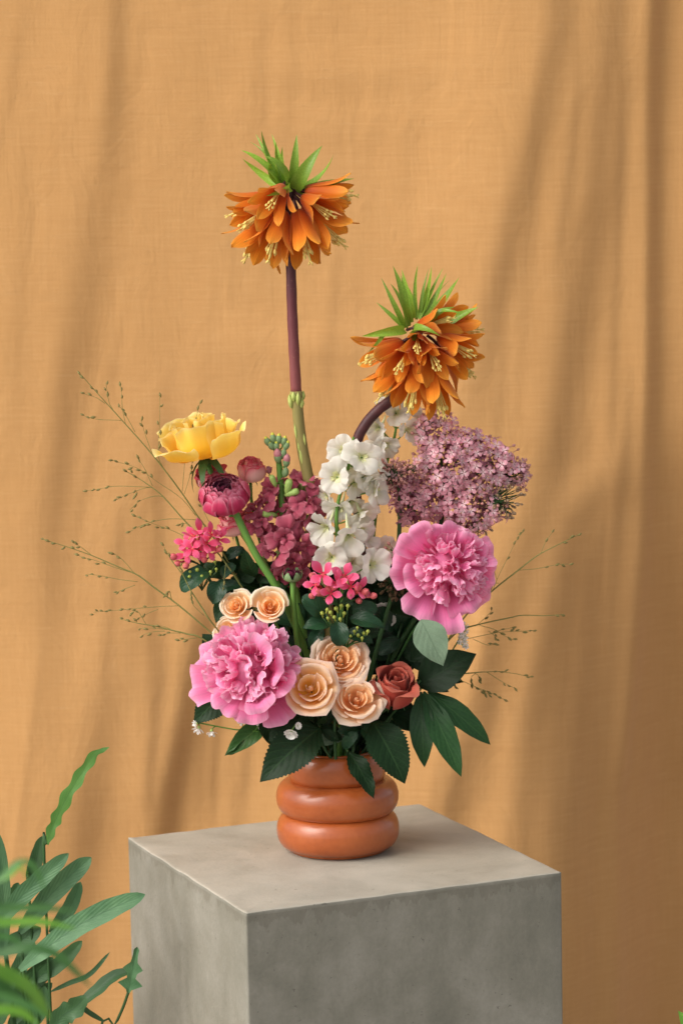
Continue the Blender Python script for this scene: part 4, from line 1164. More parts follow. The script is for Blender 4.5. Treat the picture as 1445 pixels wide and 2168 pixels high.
def bouvardia(label, base, Y, hub, flowers, buds, gbuds, leaves, seed):
    rs = np.random.RandomState(seed)
    pth = pixpath([hub] + base, Y, 18)
    root = thing('bouvardia', label, 'bouvardia', pth[-1], 'coral pink bouvardia')
    add('stem', MB().tube(pth, .0018, 7).mesh('bouvardia_stem', M['stem_dark']), root)
    H = pth[0]
    def stalk(P, h=None):
        h = h or H
        m = (P + h) * .5 + Vector((0, 0, .002))
        add('flower_stalk', MB().tube(catmull([tuple(P), tuple(m), tuple(h)], 6), .0008, 5).mesh('flower_stalk', M['stem_dark']), root)
    for (x, y, dx, dy, dz, sz) in flowers:
        C = at(x, y, Y - .012 + rs.uniform(-.006, .006)); d = Vector((dx, dy, dz)).normalized()
        Fm = frame(C, d, rs.uniform(0, 1.5), sz * PX)
        f = add('floret', BTUB, root, Fm)
        for i in range(4):
            add('petal', BPET[rs.randint(3)], f, Fm @ RZ(i * 1.571 + rs.uniform(-.1, .1)) @ RX(rs.uniform(-.1, .2)))
        stalk(C - d * sz * PX * 1.4)
    for (x, y, dx, dy, dz, sz) in buds:
        C = at(x, y, Y - .010 + rs.uniform(-.006, .006)); d = Vector((dx, dy, dz)).normalized()
        add('bud', BBUD, root, frame(C, d, 0, sz * PX)); stalk(C - d * sz * PX)
    for (x, y, sz) in gbuds:
        C = at(x, y, Y - .014 + rs.uniform(-.005, .005)); d = Vector((rs.uniform(-.3, .3), -.6, .8)).normalized()
        add('green_bud', BBUG, root, frame(C, d, 0, sz * PX))
        gx = sum(g[0] for g in gbuds) / len(gbuds); gy = max(g[1] for g in gbuds) + 22
        stalk(C - d * sz * PX, at(gx, gy, Y + .005))
    for i, (bx, by, tx, ty, w, dY, f) in enumerate(leaves):
        put_leaf(root, 'bouv%d' % (i % 3), M['lf_bouv'], at(bx, by, Y + dY), at(tx, ty, Y + dY - .006), w * .82 * PX, f, OVATE if i % 2 else ROUNDL, bend=.9, fold=.38, nv=14, nu=6, wav=.04, seed=i % 3)
    return root
bouvardia('coral pink bouvardia cluster at the far left of the bouquet', [(470, 1270), (560, 1390), (670, 1540), (700, 1645)], Y0 - .01, (428, 1200),
    [(425, 1128, .2, -.6, .75, 27), (462, 1142, .6, -.6, .5, 25), (408, 1162, -.3, -.9, .3, 26), (440, 1168, .4, -.85, .2, 24), (395, 1150, -.45, -.65, .6, 26), (437, 1150, .35, -.8, .4, 27), (410, 1135, -.1, -.5, .85, 26), (395, 1172, -.5, -.8, .25, 25), (447, 1132, .5, -.5, .7, 24), (418, 1165, 0, -.95, .2, 25)],
    [(372, 1180, -.8, -.5, .2, 20), (380, 1192, -.6, -.7, -.1, 18), (396, 1196, -.3, -.8, -.2, 18), (462, 1165, .6, -.5, .5, 18), (432, 1185, .2, -.9, .1, 18)],
    [(402, 1212, 9), (418, 1208, 11), (428, 1222, 10), (446, 1212, 9), (458, 1206, 8), (412, 1228, 10), (402, 1222, 9), (455, 1190, 9)],
    [(440, 1210, 384, 1252, 58, -.01, (-.2, -.8, .5)), (468, 1232, 450, 1280, 54, -.02, (.0, -.85, .5)), (470, 1222, 500, 1196, 34, .01, (.2, -.7, .6)), (450, 1250, 520, 1240, 40, .015, (.2, -.8, .5)), (480, 1180, 520, 1165, 34, .02, (0, -.8, .5))], 61)
bouvardia('coral pink bouvardia cluster in the centre over yellow green buds', [(715, 1310), (712, 1400), (708, 1540), (712, 1645)], Y0 - .05, (715, 1285),
    [(684, 1216, -.2, -.85, .45, 32), (729, 1220, .1, -.85, .5, 32), (668, 1238, -.5, -.75, .4, 26), (762, 1250, .5, -.75, .4, 26), (700, 1256, -.05, -.95, .2, 26), (742, 1242, .2, -.9, .2, 28), (712, 1234, 0, -.8, .55, 24)],
    [(677, 1256, -.4, -.8, .4, 22), (695, 1250, -.1, -.8, .5, 20), (664, 1222, -.5, -.6, .6, 18), (706, 1246, .2, -.8, .5, 17), (756, 1246, .4, -.8, .4, 20), (770, 1254, .5, -.8, .3, 20), (786, 1262, .7, -.6, .2, 18), (758, 1272, .3, -.9, .1, 17), (740, 1262, .1, -.9, .3, 18), (664, 1262, -.6, -.7, .2, 18)],
    [(682, 1300, 11), (692, 1292, 10), (700, 1298, 11), (712, 1290, 12), (722, 1284, 11), (728, 1300, 11), (708, 1308, 10), (720, 1312, 10), (694, 1310, 9), (750, 1338, 9), (758, 1346, 10), (770, 1342, 10), (778, 1338, 10), (766, 1352, 9), (742, 1348, 8), (756, 1330, 8), (736, 1284, 11)],
    [(688, 1300, 640, 1262, 52, .0, (-.2, -.85, .4)), (740, 1310, 815, 1330, 46, .0, (.1, -.8, .5)), (715, 1318, 720, 1368, 50, -.02, (.0, -.8, .6)), (700, 1320, 640, 1330, 44, .005, (-.2, -.8, .5)), (745, 1290, 800, 1290, 44, .01, (.1, -.9, .3)), (730, 1340, 790, 1362, 40, .0, (.1, -.8, .5)), (680, 1330, 660, 1375, 40, .01, (0, -.8, .6))], 62)
# ------------------------------------------------------------------ leaves round the rim of the vase
def leaf_spray(name, label, cat, mat, stem, Y, leaves, group=None, r=.0014, key='rose', **kw):
    if Y < Y0 - .04 and stem[0][1] > 1500:
        stem = [(stem[0][0], stem[0][1], Y), ((stem[0][0] * 2 + 715) / 3, min(stem[0][1], 1586) - 4, Y0 - .03), (715, 1650, Y0)]
    pth = pixpath(stem, Y, 14)
    root = thing(name, label, cat, pth[-1], group)
    add('stem', MB().tube(pth, r, 6).mesh('leaf_stalk', M['stem_dark']), root)
    for i, (bx, by, tx, ty, w, d0, d1, f) in enumerate(leaves):
        k = dict(kw); k.setdefault('seed', i)
        put_leaf(root, key + str(i), M[mat], at(bx, by, Y + d0), at(tx, ty, Y + d1), w * PX, f, **k)
    return root
gl = 'leaf sprays around the vase mouth'
leaf_spray('rose_leaf_spray', 'large serrated dark leaf hanging over the left side of the vase', 'leaf', 'lf_rose', [(672, 1548), (690, 1575), (705, 1620)], Y0 - .06,
    [(678, 1540, 550, 1656, 98, 0, -.02, (-.15, -.9, .35))], gl, key='rl1', **SERR)
leaf_spray('rose_leaf_spray', 'broad serrated dark leaf hanging over the right side of the vase', 'leaf', 'lf_rose', [(790, 1535), (760, 1570), (735, 1620)], Y0 - .055,
    [(788, 1528, 857, 1660, 92, 0, -.02, (.2, -.9, .3))], gl, key='rl2', **SERR)
leaf_spray('rose_leaf_spray', 'small pointed leaf hanging down the front of the vase', 'leaf', 'lf_rose', [(735, 1590), (728, 1610), (722, 1640)], Y0 - .06,
    [(738, 1592, 792, 1692, 46, 0, -.022, (.25, -.9, .3))], gl, key='rl3', **dict(SERR, serr=(12, .12), wav=.08))
leaf_spray('rose_leaf_spray', 'serrated leaf under the left peony at the far left', 'leaf', 'lf_rose', [(490, 1470), (560, 1520), (690, 1640)], Y0 - .03,
    [(492, 1452, 410, 1532, 74, 0, -.01, (-.1, -.95, .3))], gl, key='rl4', **SERR)
leaf_spray('rose_leaf_spray', 'serrated leaf pointing up left behind the cream roses', 'leaf', 'lf_rose', [(468, 1370), (540, 1440), (690, 1640)], Y0 - .0,
    [(472, 1388, 428, 1342, 52, 0, 0, (-.1, -.95, .3)), (470, 1350, 452, 1400, 40, .01, .01, (-.1, -.9, .4))], gl, key='rl5', **SERR)
leaf_spray('folded_leaf', 'fresh green folded leaf sticking out at the lower left', 'leaf', 'lf_mid', [(560, 1535), (620, 1565), (700, 1640)], Y0 - .03,
    [(562, 1530, 476, 1600, 50, 0, -.02, (.35, -.75, .55)), (520, 1562, 478, 1598, 24, -.008, -.024, (.6, -.6, -.3))], gl, key='fl', nv=18, nu=6, fold=.45, bend=.5, wav=.05)
leaf_spray('rose_leaf_spray', 'dark leaf between the left peony and the serrated vase leaf', 'leaf', 'lf_rose', [(600, 1520), (640, 1560), (700, 1640)], Y0 - .045,
    [(640, 1515, 568, 1570, 62, .0, -.01, (-.1, -.9, .35)), (560, 1512, 575, 1580, 44, .0, -.005, (.2, -.9, .3))], gl, key='rl6', **SERR)
leaf_spray('pale_leaf', 'grey green leaf underside in the dark gap above the vase rim', 'leaf', 'lf_pale', [(745, 1548), (738, 1580), (730, 1625)], Y0 - .03,
    [(742, 1548, 668, 1574, 34, 0, -.008, (0, -.9, .5))], gl, key='pl', nv=14, nu=6, shape=ROUNDL, bend=.3, fold=.1)

# peony leaf with three hanging leaflets
leaf_spray('peony_leaf', 'peony leaf of three long leaflets hanging at the right', 'leaf', 'lf_peony', [(888, 1466), (850, 1490), (790, 1560), (735, 1640)], Y0 - .025,
    [(890, 1464, 898, 1625, 54, 0, -.02, (-.15, -.95, .2)), (896, 1464, 976, 1645, 58, 0, -.03, (.1, -.95, .2)), (905, 1464, 1038, 1577, 52, 0, -.01, (.3, -.9, .35))], key='pn', shape=LANCE, nv=18, nu=6, fold=.18, bend=.35, wav=.03)
leaf_spray('peony_leaf', 'pale grey green leaf turned over below the facing peony', 'leaf', 'lf_pale', [(888, 1318, Y0 - .082), (866, 1350, Y0 - .03), (800, 1480, Y0 + .02), (735, 1640, Y0)], Y0 - .078,
    [(890, 1312, 938, 1410, 74, -.005, -.015, (.1, -.95, .25))], key='pg', shape=OVATE, nv=18, nu=6, fold=.1, bend=.3, wav=.02)
leaf_spray('peony_leaf', 'wide dark pointed leaf at the right behind the pale leaf', 'leaf', 'lf_dark', [(890, 1440), (840, 1500), (735, 1640)], Y0 - .02,
    [(884, 1452, 1008, 1384, 92, -.0, -.0, (.1, -.85, .5)), (870, 1400, 950, 1320, 60, .01, .02, (.2, -.9, .4)), (880, 1440, 950, 1465, 44, .015, .01, (.2, -.7, .6))], key='pw', shape=OVATE, nv=18, nu=6, fold=.25, bend=.3, wav=.02)
leaf_spray('peony_leaf', 'dark leaf cluster under the brick red rose', 'leaf', 'lf_dark', [(840, 1500), (800, 1560), (740, 1640)], Y0 - .02,
    [(830, 1508, 905, 1548, 60, 0, -.01, (.1, -.85, .5)), (820, 1500, 880, 1500, 50, .01, .01, (.1, -.8, .6)), (790, 1510, 850, 1600, 50, .01, .0, (.2, -.9, .3))], key='pb', shape=OVATE, nv=18, nu=6, fold=.25, bend=.3, wav=.02)

# inner foliage that fills the bouquet behind the flowers
rsf = np.random.RandomState(77)
inner = [('low left behind the left peony', (560, 1420)), ('between the cream roses and the left bouvardia', (500, 1235)), ('around the ranunculus bud stem', (625, 1320)),
         ('behind the peach roses', (710, 1410)), ('in the middle under the central bouvardia', (745, 1345)), ('below the facing peony at its left', (825, 1330)),
         ('above the brick red rose', (830, 1390)), ('under the wine pink stock', (570, 1260)), ('just above the vase mouth on the left', (630, 1520)), ('just above the vase mouth on the right', (780, 1530)),
         ('behind the stock and white delphinium', (680, 1260)), ('under the lilac behind the facing peony', (880, 1270)), ('beside the dark lilac buds at the left of the facing peony', (800, 1265)), ('right of the central bouvardia buds', (765, 1300)), ('in front of the facing peony stem', (850, 1350)), ('at the left of the central bouvardia', (595, 1330)), ('in the gap between the wine pink stock and the cream roses', (545, 1240)), ('left of the central bouvardia under the stock', (655, 1280)), ('in the dark core over the vase rim', (720, 1530)), ('in front of the stems over the left of the vase rim', (672, 1540)), ('in front of the stems over the right of the vase rim', (765, 1540)), ('behind the brick red rose at its right', (880, 1420))]
for q, (where, (cx, cy)) in enumerate(inner):
    Y = Y0 + (.02 if q % 2 else .008)
    if 'front of the stems' in where: Y = Y0 - .045
    small = .6 if 'front of the stems' in where else 1.0
    pth = pixpath([(cx, cy - 30), (cx + (715 - cx) * .35, cy + (1640 - cy) * .45), (705 + q * 2, 1648)], Y, 14)
    root = thing('foliage_sprig', 'dark green leafy sprig ' + where, 'foliage', pth[-1], 'dark foliage inside the bouquet')
    add('stem', MB().tube(pth, .0016, 6).mesh('sprig_stem', M['stem_dark']), root)
    mt = ('lf_dark', 'lf_rose', 'lf_bouv')[q % 3]
    for i in range(13):
        a = rsf.uniform(0, 6.28); r0 = rsf.uniform(0, 30); r0 *= small; r1 = r0 + rsf.uniform(50, 78) * small
        d0 = rsf.uniform(-.012, .03)
        lab = None
        put_leaf(root, 'in%s%d' % (mt, i % 4), M[mt], at(cx + r0 * math.cos(a), cy + r0 * math.sin(a), Y + d0), at(cx + r1 * math.cos(a), cy + r1 * math.sin(a) * .9 + 8, Y + d0 + rsf.uniform(-.02, .01)),
                 (36, 40, 44, 48)[i % 4] * small * PX, (rsf.uniform(-.4, .4), -.9, rsf.uniform(.1, .8)), (OVATE, LANCE, ROUNDL)[q % 3], bend=.5, fold=.25, nv=12, nu=6, wav=.03, seed=i % 4)

# small white fillers
WP = [gmesh('white_petal', patch([(.05, 0), (.4, .1), (1, .25)], .42, [(0, .5), (.6, 1), (1, .8)], 4, 4, 0, .03, 1, 1300 + k, rnd=.2), M['white']) for k in range(3)]
WC = MB().ell((0, 0, -.4), (0, 0, 1), .6, .28, 7, 5).mesh('small_calyx', M['calyx'])
def filler(label, stem, Y, flowers, n=5):
    pth = pixpath(stem, Y, 14)
    root = thing('white_filler_flower', label, 'filler flower', pth[-1], 'small white filler flowers')
    add('stem', MB().tube(pth, .0009, 5).mesh('filler_stem', M['stem']), root)
    for i, (x, y, dx, dy, dz, s) in enumerate(flowers):
        d = Vector((dx, dy, dz)).normalized(); P = at(x, y, Y - .004)
        Fm = frame(P, d, i, s * PX)
        f = add('floret', WC, root, Fm)
        for k in range(n * 2):
            add('petal', WP[k % 3], f, Fm @ RZ(k * 6.283 / n + (.3 if k >= n else 0)) @ RX(.2 if k < n else .7))
        q = min(pth, key=lambda p: (p - P).length)
        add('flower_stalk', MB().tube([tuple(P - d * s * PX * .3), tuple(q)], .0007, 5).mesh('filler_stalk', M['stem']), root)
filler('white filler sprig reaching left under the serrated leaf', [(420, 1530), (450, 1536), (500, 1545), (560, 1552), (640, 1585), (700, 1640)], Y0 - .04,
       [(421, 1541, -.3, -.5, -.8, 15), (448, 1548, .0, -.4, -.9, 14), (416, 1532, -.8, -.5, 0, 10), (511, 1530, .0, -.8, .5, 10), (552, 1532, .3, -.8, -.4, 13)])
filler('white daisy like filler between the dark leaves above the vase', [(625, 1535), (655, 1565, Y0 - .035), (700, 1650, Y0)], Y0 - .085, [(617, 1549, -.2, -.75, -.6, 17), (630, 1537, .4, -.8, .2, 9)], 11)
filler('greenish white filler cluster at the right edge under the facing peony', [(985, 1330), (940, 1400), (850, 1500), (735, 1640)], Y0 + .005,
       [(978 + 8 * math.sin(i * 2.1), 1322 + i * 3.6, math.sin(i * 1.7) * .6 + .4, -.7, math.cos(i * 2.3) * .6, 8) for i in range(14)])

# ------------------------------------------------------------------ fine grass panicles
SPK = MB().ell((0, 0, 0), (0, 0, 1), 1, .22, 5, 4).mesh('spikelet', M['spikelet'])
def panicle(label, main, branches, Y, depth_out, seed, end):
    rs = np.random.RandomState(seed)
    x1 = main[-1][0]
    def P(x, y):      # the outer ends lean back or forward a little
        t = min(1, abs(x - 715) / 500)
        return at(x, y, Y + depth_out * t)
    mp = [Vector(q) for q in catmull([tuple(P(*p)) for p in main] + [tuple(at(e[0], e[1], Y0 + (Y - Y0) * .3)) for e in end], 40)]
    root = thing('grass_panicle', label, 'grass', mp[-1], 'airy grass panicles')
    mb = MB().tube(mp, [.00035 + .0006 * min(1, i / 20) for i in range(40)], 5)
    tips = [(mp[:7], 1.0)]
    for b in branches:
        bp = [Vector(q) for q in catmull([tuple(P(*p)) for p in b], 14)]
        mb.tube(bp, [.00028] * 7 + [.0004] * 7, 4)
        tips.append((bp[:9], .9))
    add('stalk', mb.mesh('panicle_stalk', M['twig']), root)
    for (pp, dens) in tips:
        L = sum((pp[i + 1] - pp[i]).length for i in range(len(pp) - 1)) / PX
        n = max(3, int(L / 13 * dens * rs.uniform(.8, 1.2)))
        for i in range(n):
            t = (i + rs.uniform(0, .5)) / n
            if rs.rand() < .12 and t > .4: continue
            f = t * (len(pp) - 1.001); k = int(f)
            q = pp[k] + (pp[k + 1] - pp[k]) * (f - k)
            d = (pp[max(0, k - 1)] - pp[k + 1]).normalized()
            d = (d + Vector(rs.normal(0, .28, 3))).normalized()
            q = q + Vector(rs.normal(0, .0009, 3))
            add('spikelet', SPK, root, frame(q, d, 0, rs.uniform(9.5, 14) * PX))
    return root
def zl(L): return [(80 + x / 3.4975, 780 + y / 3.4975) for x, y in L]
def zr(L): return [(900 + x / 3.614, 1080 + y / 3.614) for x, y in L]
panicle('tallest grass panicle at the upper left crossing beside the yellow rose',
    zl([(320, 45), (430, 170), (620, 380), (850, 640), (1050, 900), (1190, 1105), (1350, 1330)]),
    [zl(b) for b in ([(505, 105), (515, 170), (530, 255), (560, 310)], [(615, 125), (622, 200), (628, 300), (650, 410)], [(350, 190), (430, 215), (500, 260)], [(348, 355), (450, 378), (620, 384)], [(612, 285), (660, 360), (720, 470)],
     [(765, 385), (800, 500), (850, 640)], [(905, 210), (903, 400), (895, 560), (900, 700)], [(1100, 430), (1090, 660), (1070, 910)], [(1145, 690), (1125, 800), (1085, 930)], [(1205, 240), (1150, 450), (1110, 600)],
     [(920, 545), (890, 640), (940, 760)], [(545, 680), (740, 740), (900, 850), (1060, 960), (1170, 1090)])], Y0 - .0, .0, 71, [(560, 1330), (670, 1520), (700, 1640)])
panicle('middle left grass panicle spreading below the yellow rose',
    zl([(650, 760), (740, 810), (830, 870), (930, 950), (1090, 1130), (1260, 1300), (1390, 1440)]),
    [zl(b) for b in ([(370, 905), (470, 890), (590, 872), (830, 880)], [(590, 968), (660, 935), (780, 890), (850, 880)], [(740, 665), (790, 740), (850, 870)], [(680, 1050), (760, 980), (870, 945), (930, 950)], [(720, 945), (740, 905), (800, 885)],
     [(675, 1210), (790, 1155), (960, 1115), (1185, 1122)], [(730, 1098), (870, 1155), (1040, 1220), (1200, 1320)], [(1060, 1160), (1100, 1150), (1150, 1190)], [(1200, 985), (1230, 1060), (1290, 1180)])], Y0 - .02, .02, 72, [(580, 1350), (680, 1530), (702, 1640)])
panicle('long grass panicle reaching farthest left',
    zl([(40, 1265), (230, 1325), (400, 1385), (600, 1470), (740, 1530), (860, 1620), (1045, 1755), (1270, 1945)]),
    [zl(b) for b in ([(265, 1288), (330, 1330), (400, 1385)], [(310, 1392), (420, 1420), (560, 1470), (690, 1510)], [(540, 1360), (620, 1410), (720, 1520)], [(370, 1525), (470, 1535), (600, 1562), (740, 1580)], [(585, 1658), (640, 1635), (720, 1605)],
     [(415, 1805), (600, 1790), (880, 1765), (1045, 1758)], [(760, 1842), (830, 1808), (890, 1785)], [(950, 1680), (975, 1650), (990, 1710)])], Y0 - .03, .02, 73, [(540, 1420), (670, 1560), (704, 1640)])
panicle('lowest left grass panicle beside the serrated leaf',
    zl([(610, 1855), (750, 1888), (880, 1910), (1000, 1940), (1100, 1965), (1240, 2015)]),
    [zl(b) for b in ([(750, 1925), (840, 1922), (930, 1930), (1000, 1940)], [(780, 1970), (860, 1950), (940, 1945)], [(870, 1905), (935, 1912), (1000, 1940)], [(1050, 2010), (1120, 2002), (1180, 1995)], [(920, 1970), (990, 1960), (1060, 1960)], [(685, 1815), (740, 1800), (800, 1890)])], Y0 - .035, .02, 74, [(540, 1440), (670, 1570), (706, 1640)])
panicle('short grass panicle drooping over the cream roses at the left',
    zl([(935, 1325), (990, 1420), (1080, 1540), (1130, 1640), (1220, 1780), (1310, 1910)]),
    [zl(b) for b in ([(1135, 1675), (1150, 1750), (1230, 1830)], [(1060, 1475), (1075, 1520), (1100, 1590)], [(1362, 1690), (1380, 1560), (1392, 1440)])], Y0 - .04, .0, 75, [(560, 1450), (680, 1580), (708, 1640)])
panicle('upper right grass panicle rising beside the facing peony',
    zr([(1185, 180), (1020, 262), (860, 345), (710, 460), (515, 615)]),
    [zr(b) for b in ([(740, 170), (690, 240), (630, 360), (560, 500), (515, 610)], [(965, 175), (915, 250), (880, 335)], [(1090, 412), (990, 420), (850, 448), (710, 460)], [(495, 338), (515, 430), (545, 530)], [(505, 590), (520, 560), (560, 560)])], Y0 - .01, .03, 76, [(980, 1310), (860, 1480), (735, 1640)])
panicle('right grass panicle stretching level below the facing peony',
    zr([(1045, 800), (900, 808), (740, 805), (640, 825), (410, 875), (250, 930)]),
    [zr(b) for b in ([(510, 765), (450, 830), (380, 890)], [(670, 992), (600, 960), (530, 915), (410, 880)], [(840, 920), (700, 928), (550, 937), (390, 970), (290, 990)], [(540, 1025), (470, 1032), (360, 985)], [(660, 900), (570, 918), (500, 945)], [(545, 985), (520, 955), (480, 925)])], Y0 - .01, .02, 77, [(930, 1380), (840, 1500), (735, 1640)])
panicle('lowest right grass panicle above the three part peony leaf',
    zr([(620, 1235), (470, 1238), (370, 1245), (130, 1272)]),
    [zr(b) for b in ([(815, 1280), (760, 1268), (690, 1252), (600, 1240)], [(685, 1365), (580, 1310), (470, 1240)], [(600, 1450), (500, 1400), (390, 1355), (270, 1305), (150, 1275)], [(485, 1412), (430, 1380), (350, 1335)], [(415, 1295), (400, 1262), (370, 1245)], [(360, 1330), (350, 1280), (380, 1250)], [(225, 1340), (190, 1310), (150, 1276)])], Y0 - .01, .02, 78, [(900, 1450), (830, 1530), (735, 1640)])

# ------------------------------------------------------------------ fern at the lower left
M['lf_fern'] = leaf_mat('blue_green_fern', '#3c6440', '#628a5e', .48, 11, '#34583a', .4, .14, .3, .5)
M['lf_fern_y'] = leaf_mat('young_fern_frond', '#4c8236', '#6a9e48', .45, 11, '#3c6c30', .5, .2, .4, .3)
M['lf_fern_d'] = leaf_mat('dark_fern_frond', '#2a4a28', '#41653a', .48, 11, '#28452a', .5, .12, .4, .3)
YF = .16
PF = psz(YF) / 3.565
def zf(x, y): return (x / 3.565, 1560 + y / 3.565)
FB = at(70, 2420, YF); FB.z = 0
fern = thing('fern', 'blue green fern with strap shaped fronds at the lower left beside the pedestal', 'fern', FB)
def scalloped(n, dep):
    return lambda v, s: 1 + dep * math.sin(v * n * 6.283 + s)
def ribbon(pts, wd, wf, mat, name, Yd=0., scal=0, nsc=7, fold=.2, wav=0, facing=(0, -1, .2), seed=0, parent=None, Y=YF, sc=PF, nv=36, nu=6, lobes=None):
    """a frond that follows a path of pixels; wd in pixels of the enlarged view / 3.565"""
    pp = catmull([tuple(at(*zf(p[0], p[1]), Y + Yd + (p[2] if len(p) > 2 else 0))) for p in pts], nv + 1)
    r = np.random.RandomState(seed); p0 = r.uniform(0, 6, 3)
    rows = []
    f = Vector(facing)
    for j in range(nv + 1):
        v = j / nv
        a, c = Vector(pp[max(0, j - 1)]), Vector(pp[min(nv, j + 1)])
        t = (c - a).normalized()
        z = (f - t * f.dot(t)).normalized(); x = t.cross(z)
        w = wd / 2 * sc * float(lerp(wf, v))
        row = []
        for i in range(nu + 1):
            u = -1 + 2 * i / nu
            e = 1 + scal * math.sin(v * nsc * 6.283 + (1.6 if u > 0 else 0) + p0[0]) * (abs(u) > .6)
            if lobes: e = float(lerp(lobes, v))
            q = Vector(pp[j]) + x * (u * w * e * math.cos(fold)) + z * (abs(u) * w * math.sin(fold) + wav * wd * sc * u * u * math.sin(v * 13 + p0[1] + (2 if u > 0 else 0)))
            row.append(tuple(q))
        rows.append(row)
    return add(name, MB().grid(np.array(rows)).mesh(name, mat), parent)
FST = [(0, .25), (.15, .75), (.4, 1), (.7, .95), (.88, .72), (.96, .4), (1, .05)]
FR = dict(parent=fern)
ribbon([(350, 810), (395, 690), (440, 590), (520, 430), (620, 270), (720, 130), (825, 80)], 92, [(0, .6), (.2, .85), (.5, 1), (.75, .85), (.92, .4), (1, .05)], M['lf_fern_y'], 'frond', .03, .26, 6, fold=.1, wav=.05, seed=1, nv=60, **FR)
ribbon([(215, 1100), (270, 950), (320, 750)], 112, FST, M['lf_fern_d'], 'frond', .03, .02, 3, seed=2, **FR)
ribbon([(-20, 1420), (130, 1240), (330, 1050), (520, 880)], 150, FST, M['lf_fern'], 'frond', .0, .03, 4, fold=.25, seed=3, **FR)
ribbon([(150, 1480), (350, 1230), (540, 1040), (690, 910)], 168, FST, M['lf_fern'], 'frond', .015, .02, 4, fold=.25, seed=4, **FR)
ribbon([(380, 1480), (520, 1300), (610, 1095)], 120, FST, M['lf_fern'], 'frond', .03, .02, 3, fold=.2, seed=5, **FR)
ribbon([(30, 1640), (30, 1300), (10, 1000), (-15, 720)], 130, FST, M['lf_fern'], 'frond', .01, .04, 4, seed=6, **FR)
ribbon([(150, 1760), (400, 1560), (620, 1410), (860, 1290), (1095, 1190)], 185, FST, M['lf_fern'], 'frond', -.03, .02, 3, fold=.22, seed=7, nv=44, facing=(-.25, -.9, .4), **FR)
ribbon([(-30, 1620), (150, 1540), (310, 1440)], 160, FST, M['lf_fern'], 'frond', .02, .02, 3, seed=8, **FR)
ribbon([(220, 1860), (440, 1720), (620, 1540)], 120, FST, M['lf_fern_d'], 'frond', .02, .02, 3, seed=9, **FR)
ribbon([(380, 1925), (520, 1860), (680, 1790), (830, 1625)], 42, FST, M['lf_fern'], 'frond', .05, .0, 3, seed=10, **FR)
ribbon([(560, 2050), (720, 1930), (850, 1820), (1000, 1762)], 118, FST, M['lf_fern_d'], 'frond', .0, .05, 4, fold=.3, seed=11, facing=(.1, -.6, .8), **FR)
ribbon([(380, 2230), (470, 2110), (560, 2050), (650, 1960)], 170, FST, M['lf_fern_d'], 'frond', -.02, .12, 4, wav=.06, seed=12, **FR)
ribbon([(600, 2010), (660, 2070), (790, 2150)], 44, FST, M['lf_fern_d'], 'frond', -.01, .0, 3, seed=13, **FR)
ribbon([(60, 2000), (200, 1900), (390, 1760)], 130, FST, M['lf_fern_d'], 'frond', .03, .02, 3, seed=14, **FR)
ribbon([(100, 2250), (300, 2080), (340, 1880)], 120, FST, M['lf_fern_d'], 'frond', .02, .05, 3, seed=15, **FR)
ribbon([(-20, 2200), (20, 2000), (90, 1800)], 150, FST, M['lf_fern_d'], 'frond', .01, .03, 3, seed=16, **FR)
ribbon([(30, 1330), (100, 1200), (140, 1100)], 90, FST, M['lf_fern_d'], 'frond', .05, .02, 3, seed=17, **FR)
rfe = np.random.RandomState(19)
for q in range(9):
    bx, by = rfe.uniform(-40, 220), rfe.uniform(1900, 2250)
    an = rfe.uniform(-.35, 1.0); ln = rfe.uniform(380, 620)
    ribbon([(bx, by), (bx + math.sin(an) * ln * .5 - 20, by - math.cos(an) * ln * .5), (bx + math.sin(an) * ln, by - math.cos(an) * ln * .93)], rfe.uniform(110, 150), FST, M['lf_fern_d' if q % 3 else 'lf_fern'], 'frond', .05 + .008 * q, .03, 4, fold=.25, seed=60 + q, nv=24, **FR)
LOB = [(0, .12), (.10, .22), (.2, .62), (.28, 1.0), (.34, .78), (.44, .34), (.55, .40), (.64, .80), (.69, .62), (.76, .28), (.88, .2), (.96, .22), (1, .05)]
ribbon([(968, 1930), (985, 1850), (1005, 1740), (1035, 1585)], 200, [(0, 1), (1, 1)], M['lf_fern'], 'frond', -.02, fold=.12, seed=18, nv=64, nu=8, lobes=LOB, facing=(.1, -1, .1), **FR)
for (x, y, ex_) in ((350, 810, 0), (215, 1100, 0), (-20, 1420, 0), (150, 1480, 0), (30, 1640, 0), (150, 1760, 0), (220, 1860, 0), (380, 1925, 0), (560, 2050, 0), (380, 2230, 0), (972, 1920, 1), (60, 2000, 0), (100, 2250, 0), (-20, 2200, 0)):
    a = at(*zf(x, y), YF + (.0 if ex_ else .02))
    b = FB + Vector((0, 0, 0))
    if ex_:
        pts = [a, at(*zf(930, 2040), YF), at(*zf(875, 2168), YF), at(*zf(700, 2600), YF), b]
    else:
        pts = [a, at(*zf(x * .8 + 60, y + 260), YF + .02), (a * .25 + b * .75) + Vector((.02, 0, .12)), b]
    add('frond_stalk', MB().tube(catmull([tuple(p) for p in pts], 16), .0017, 6).mesh('frond_stalk', M['stem_dark']), fern)

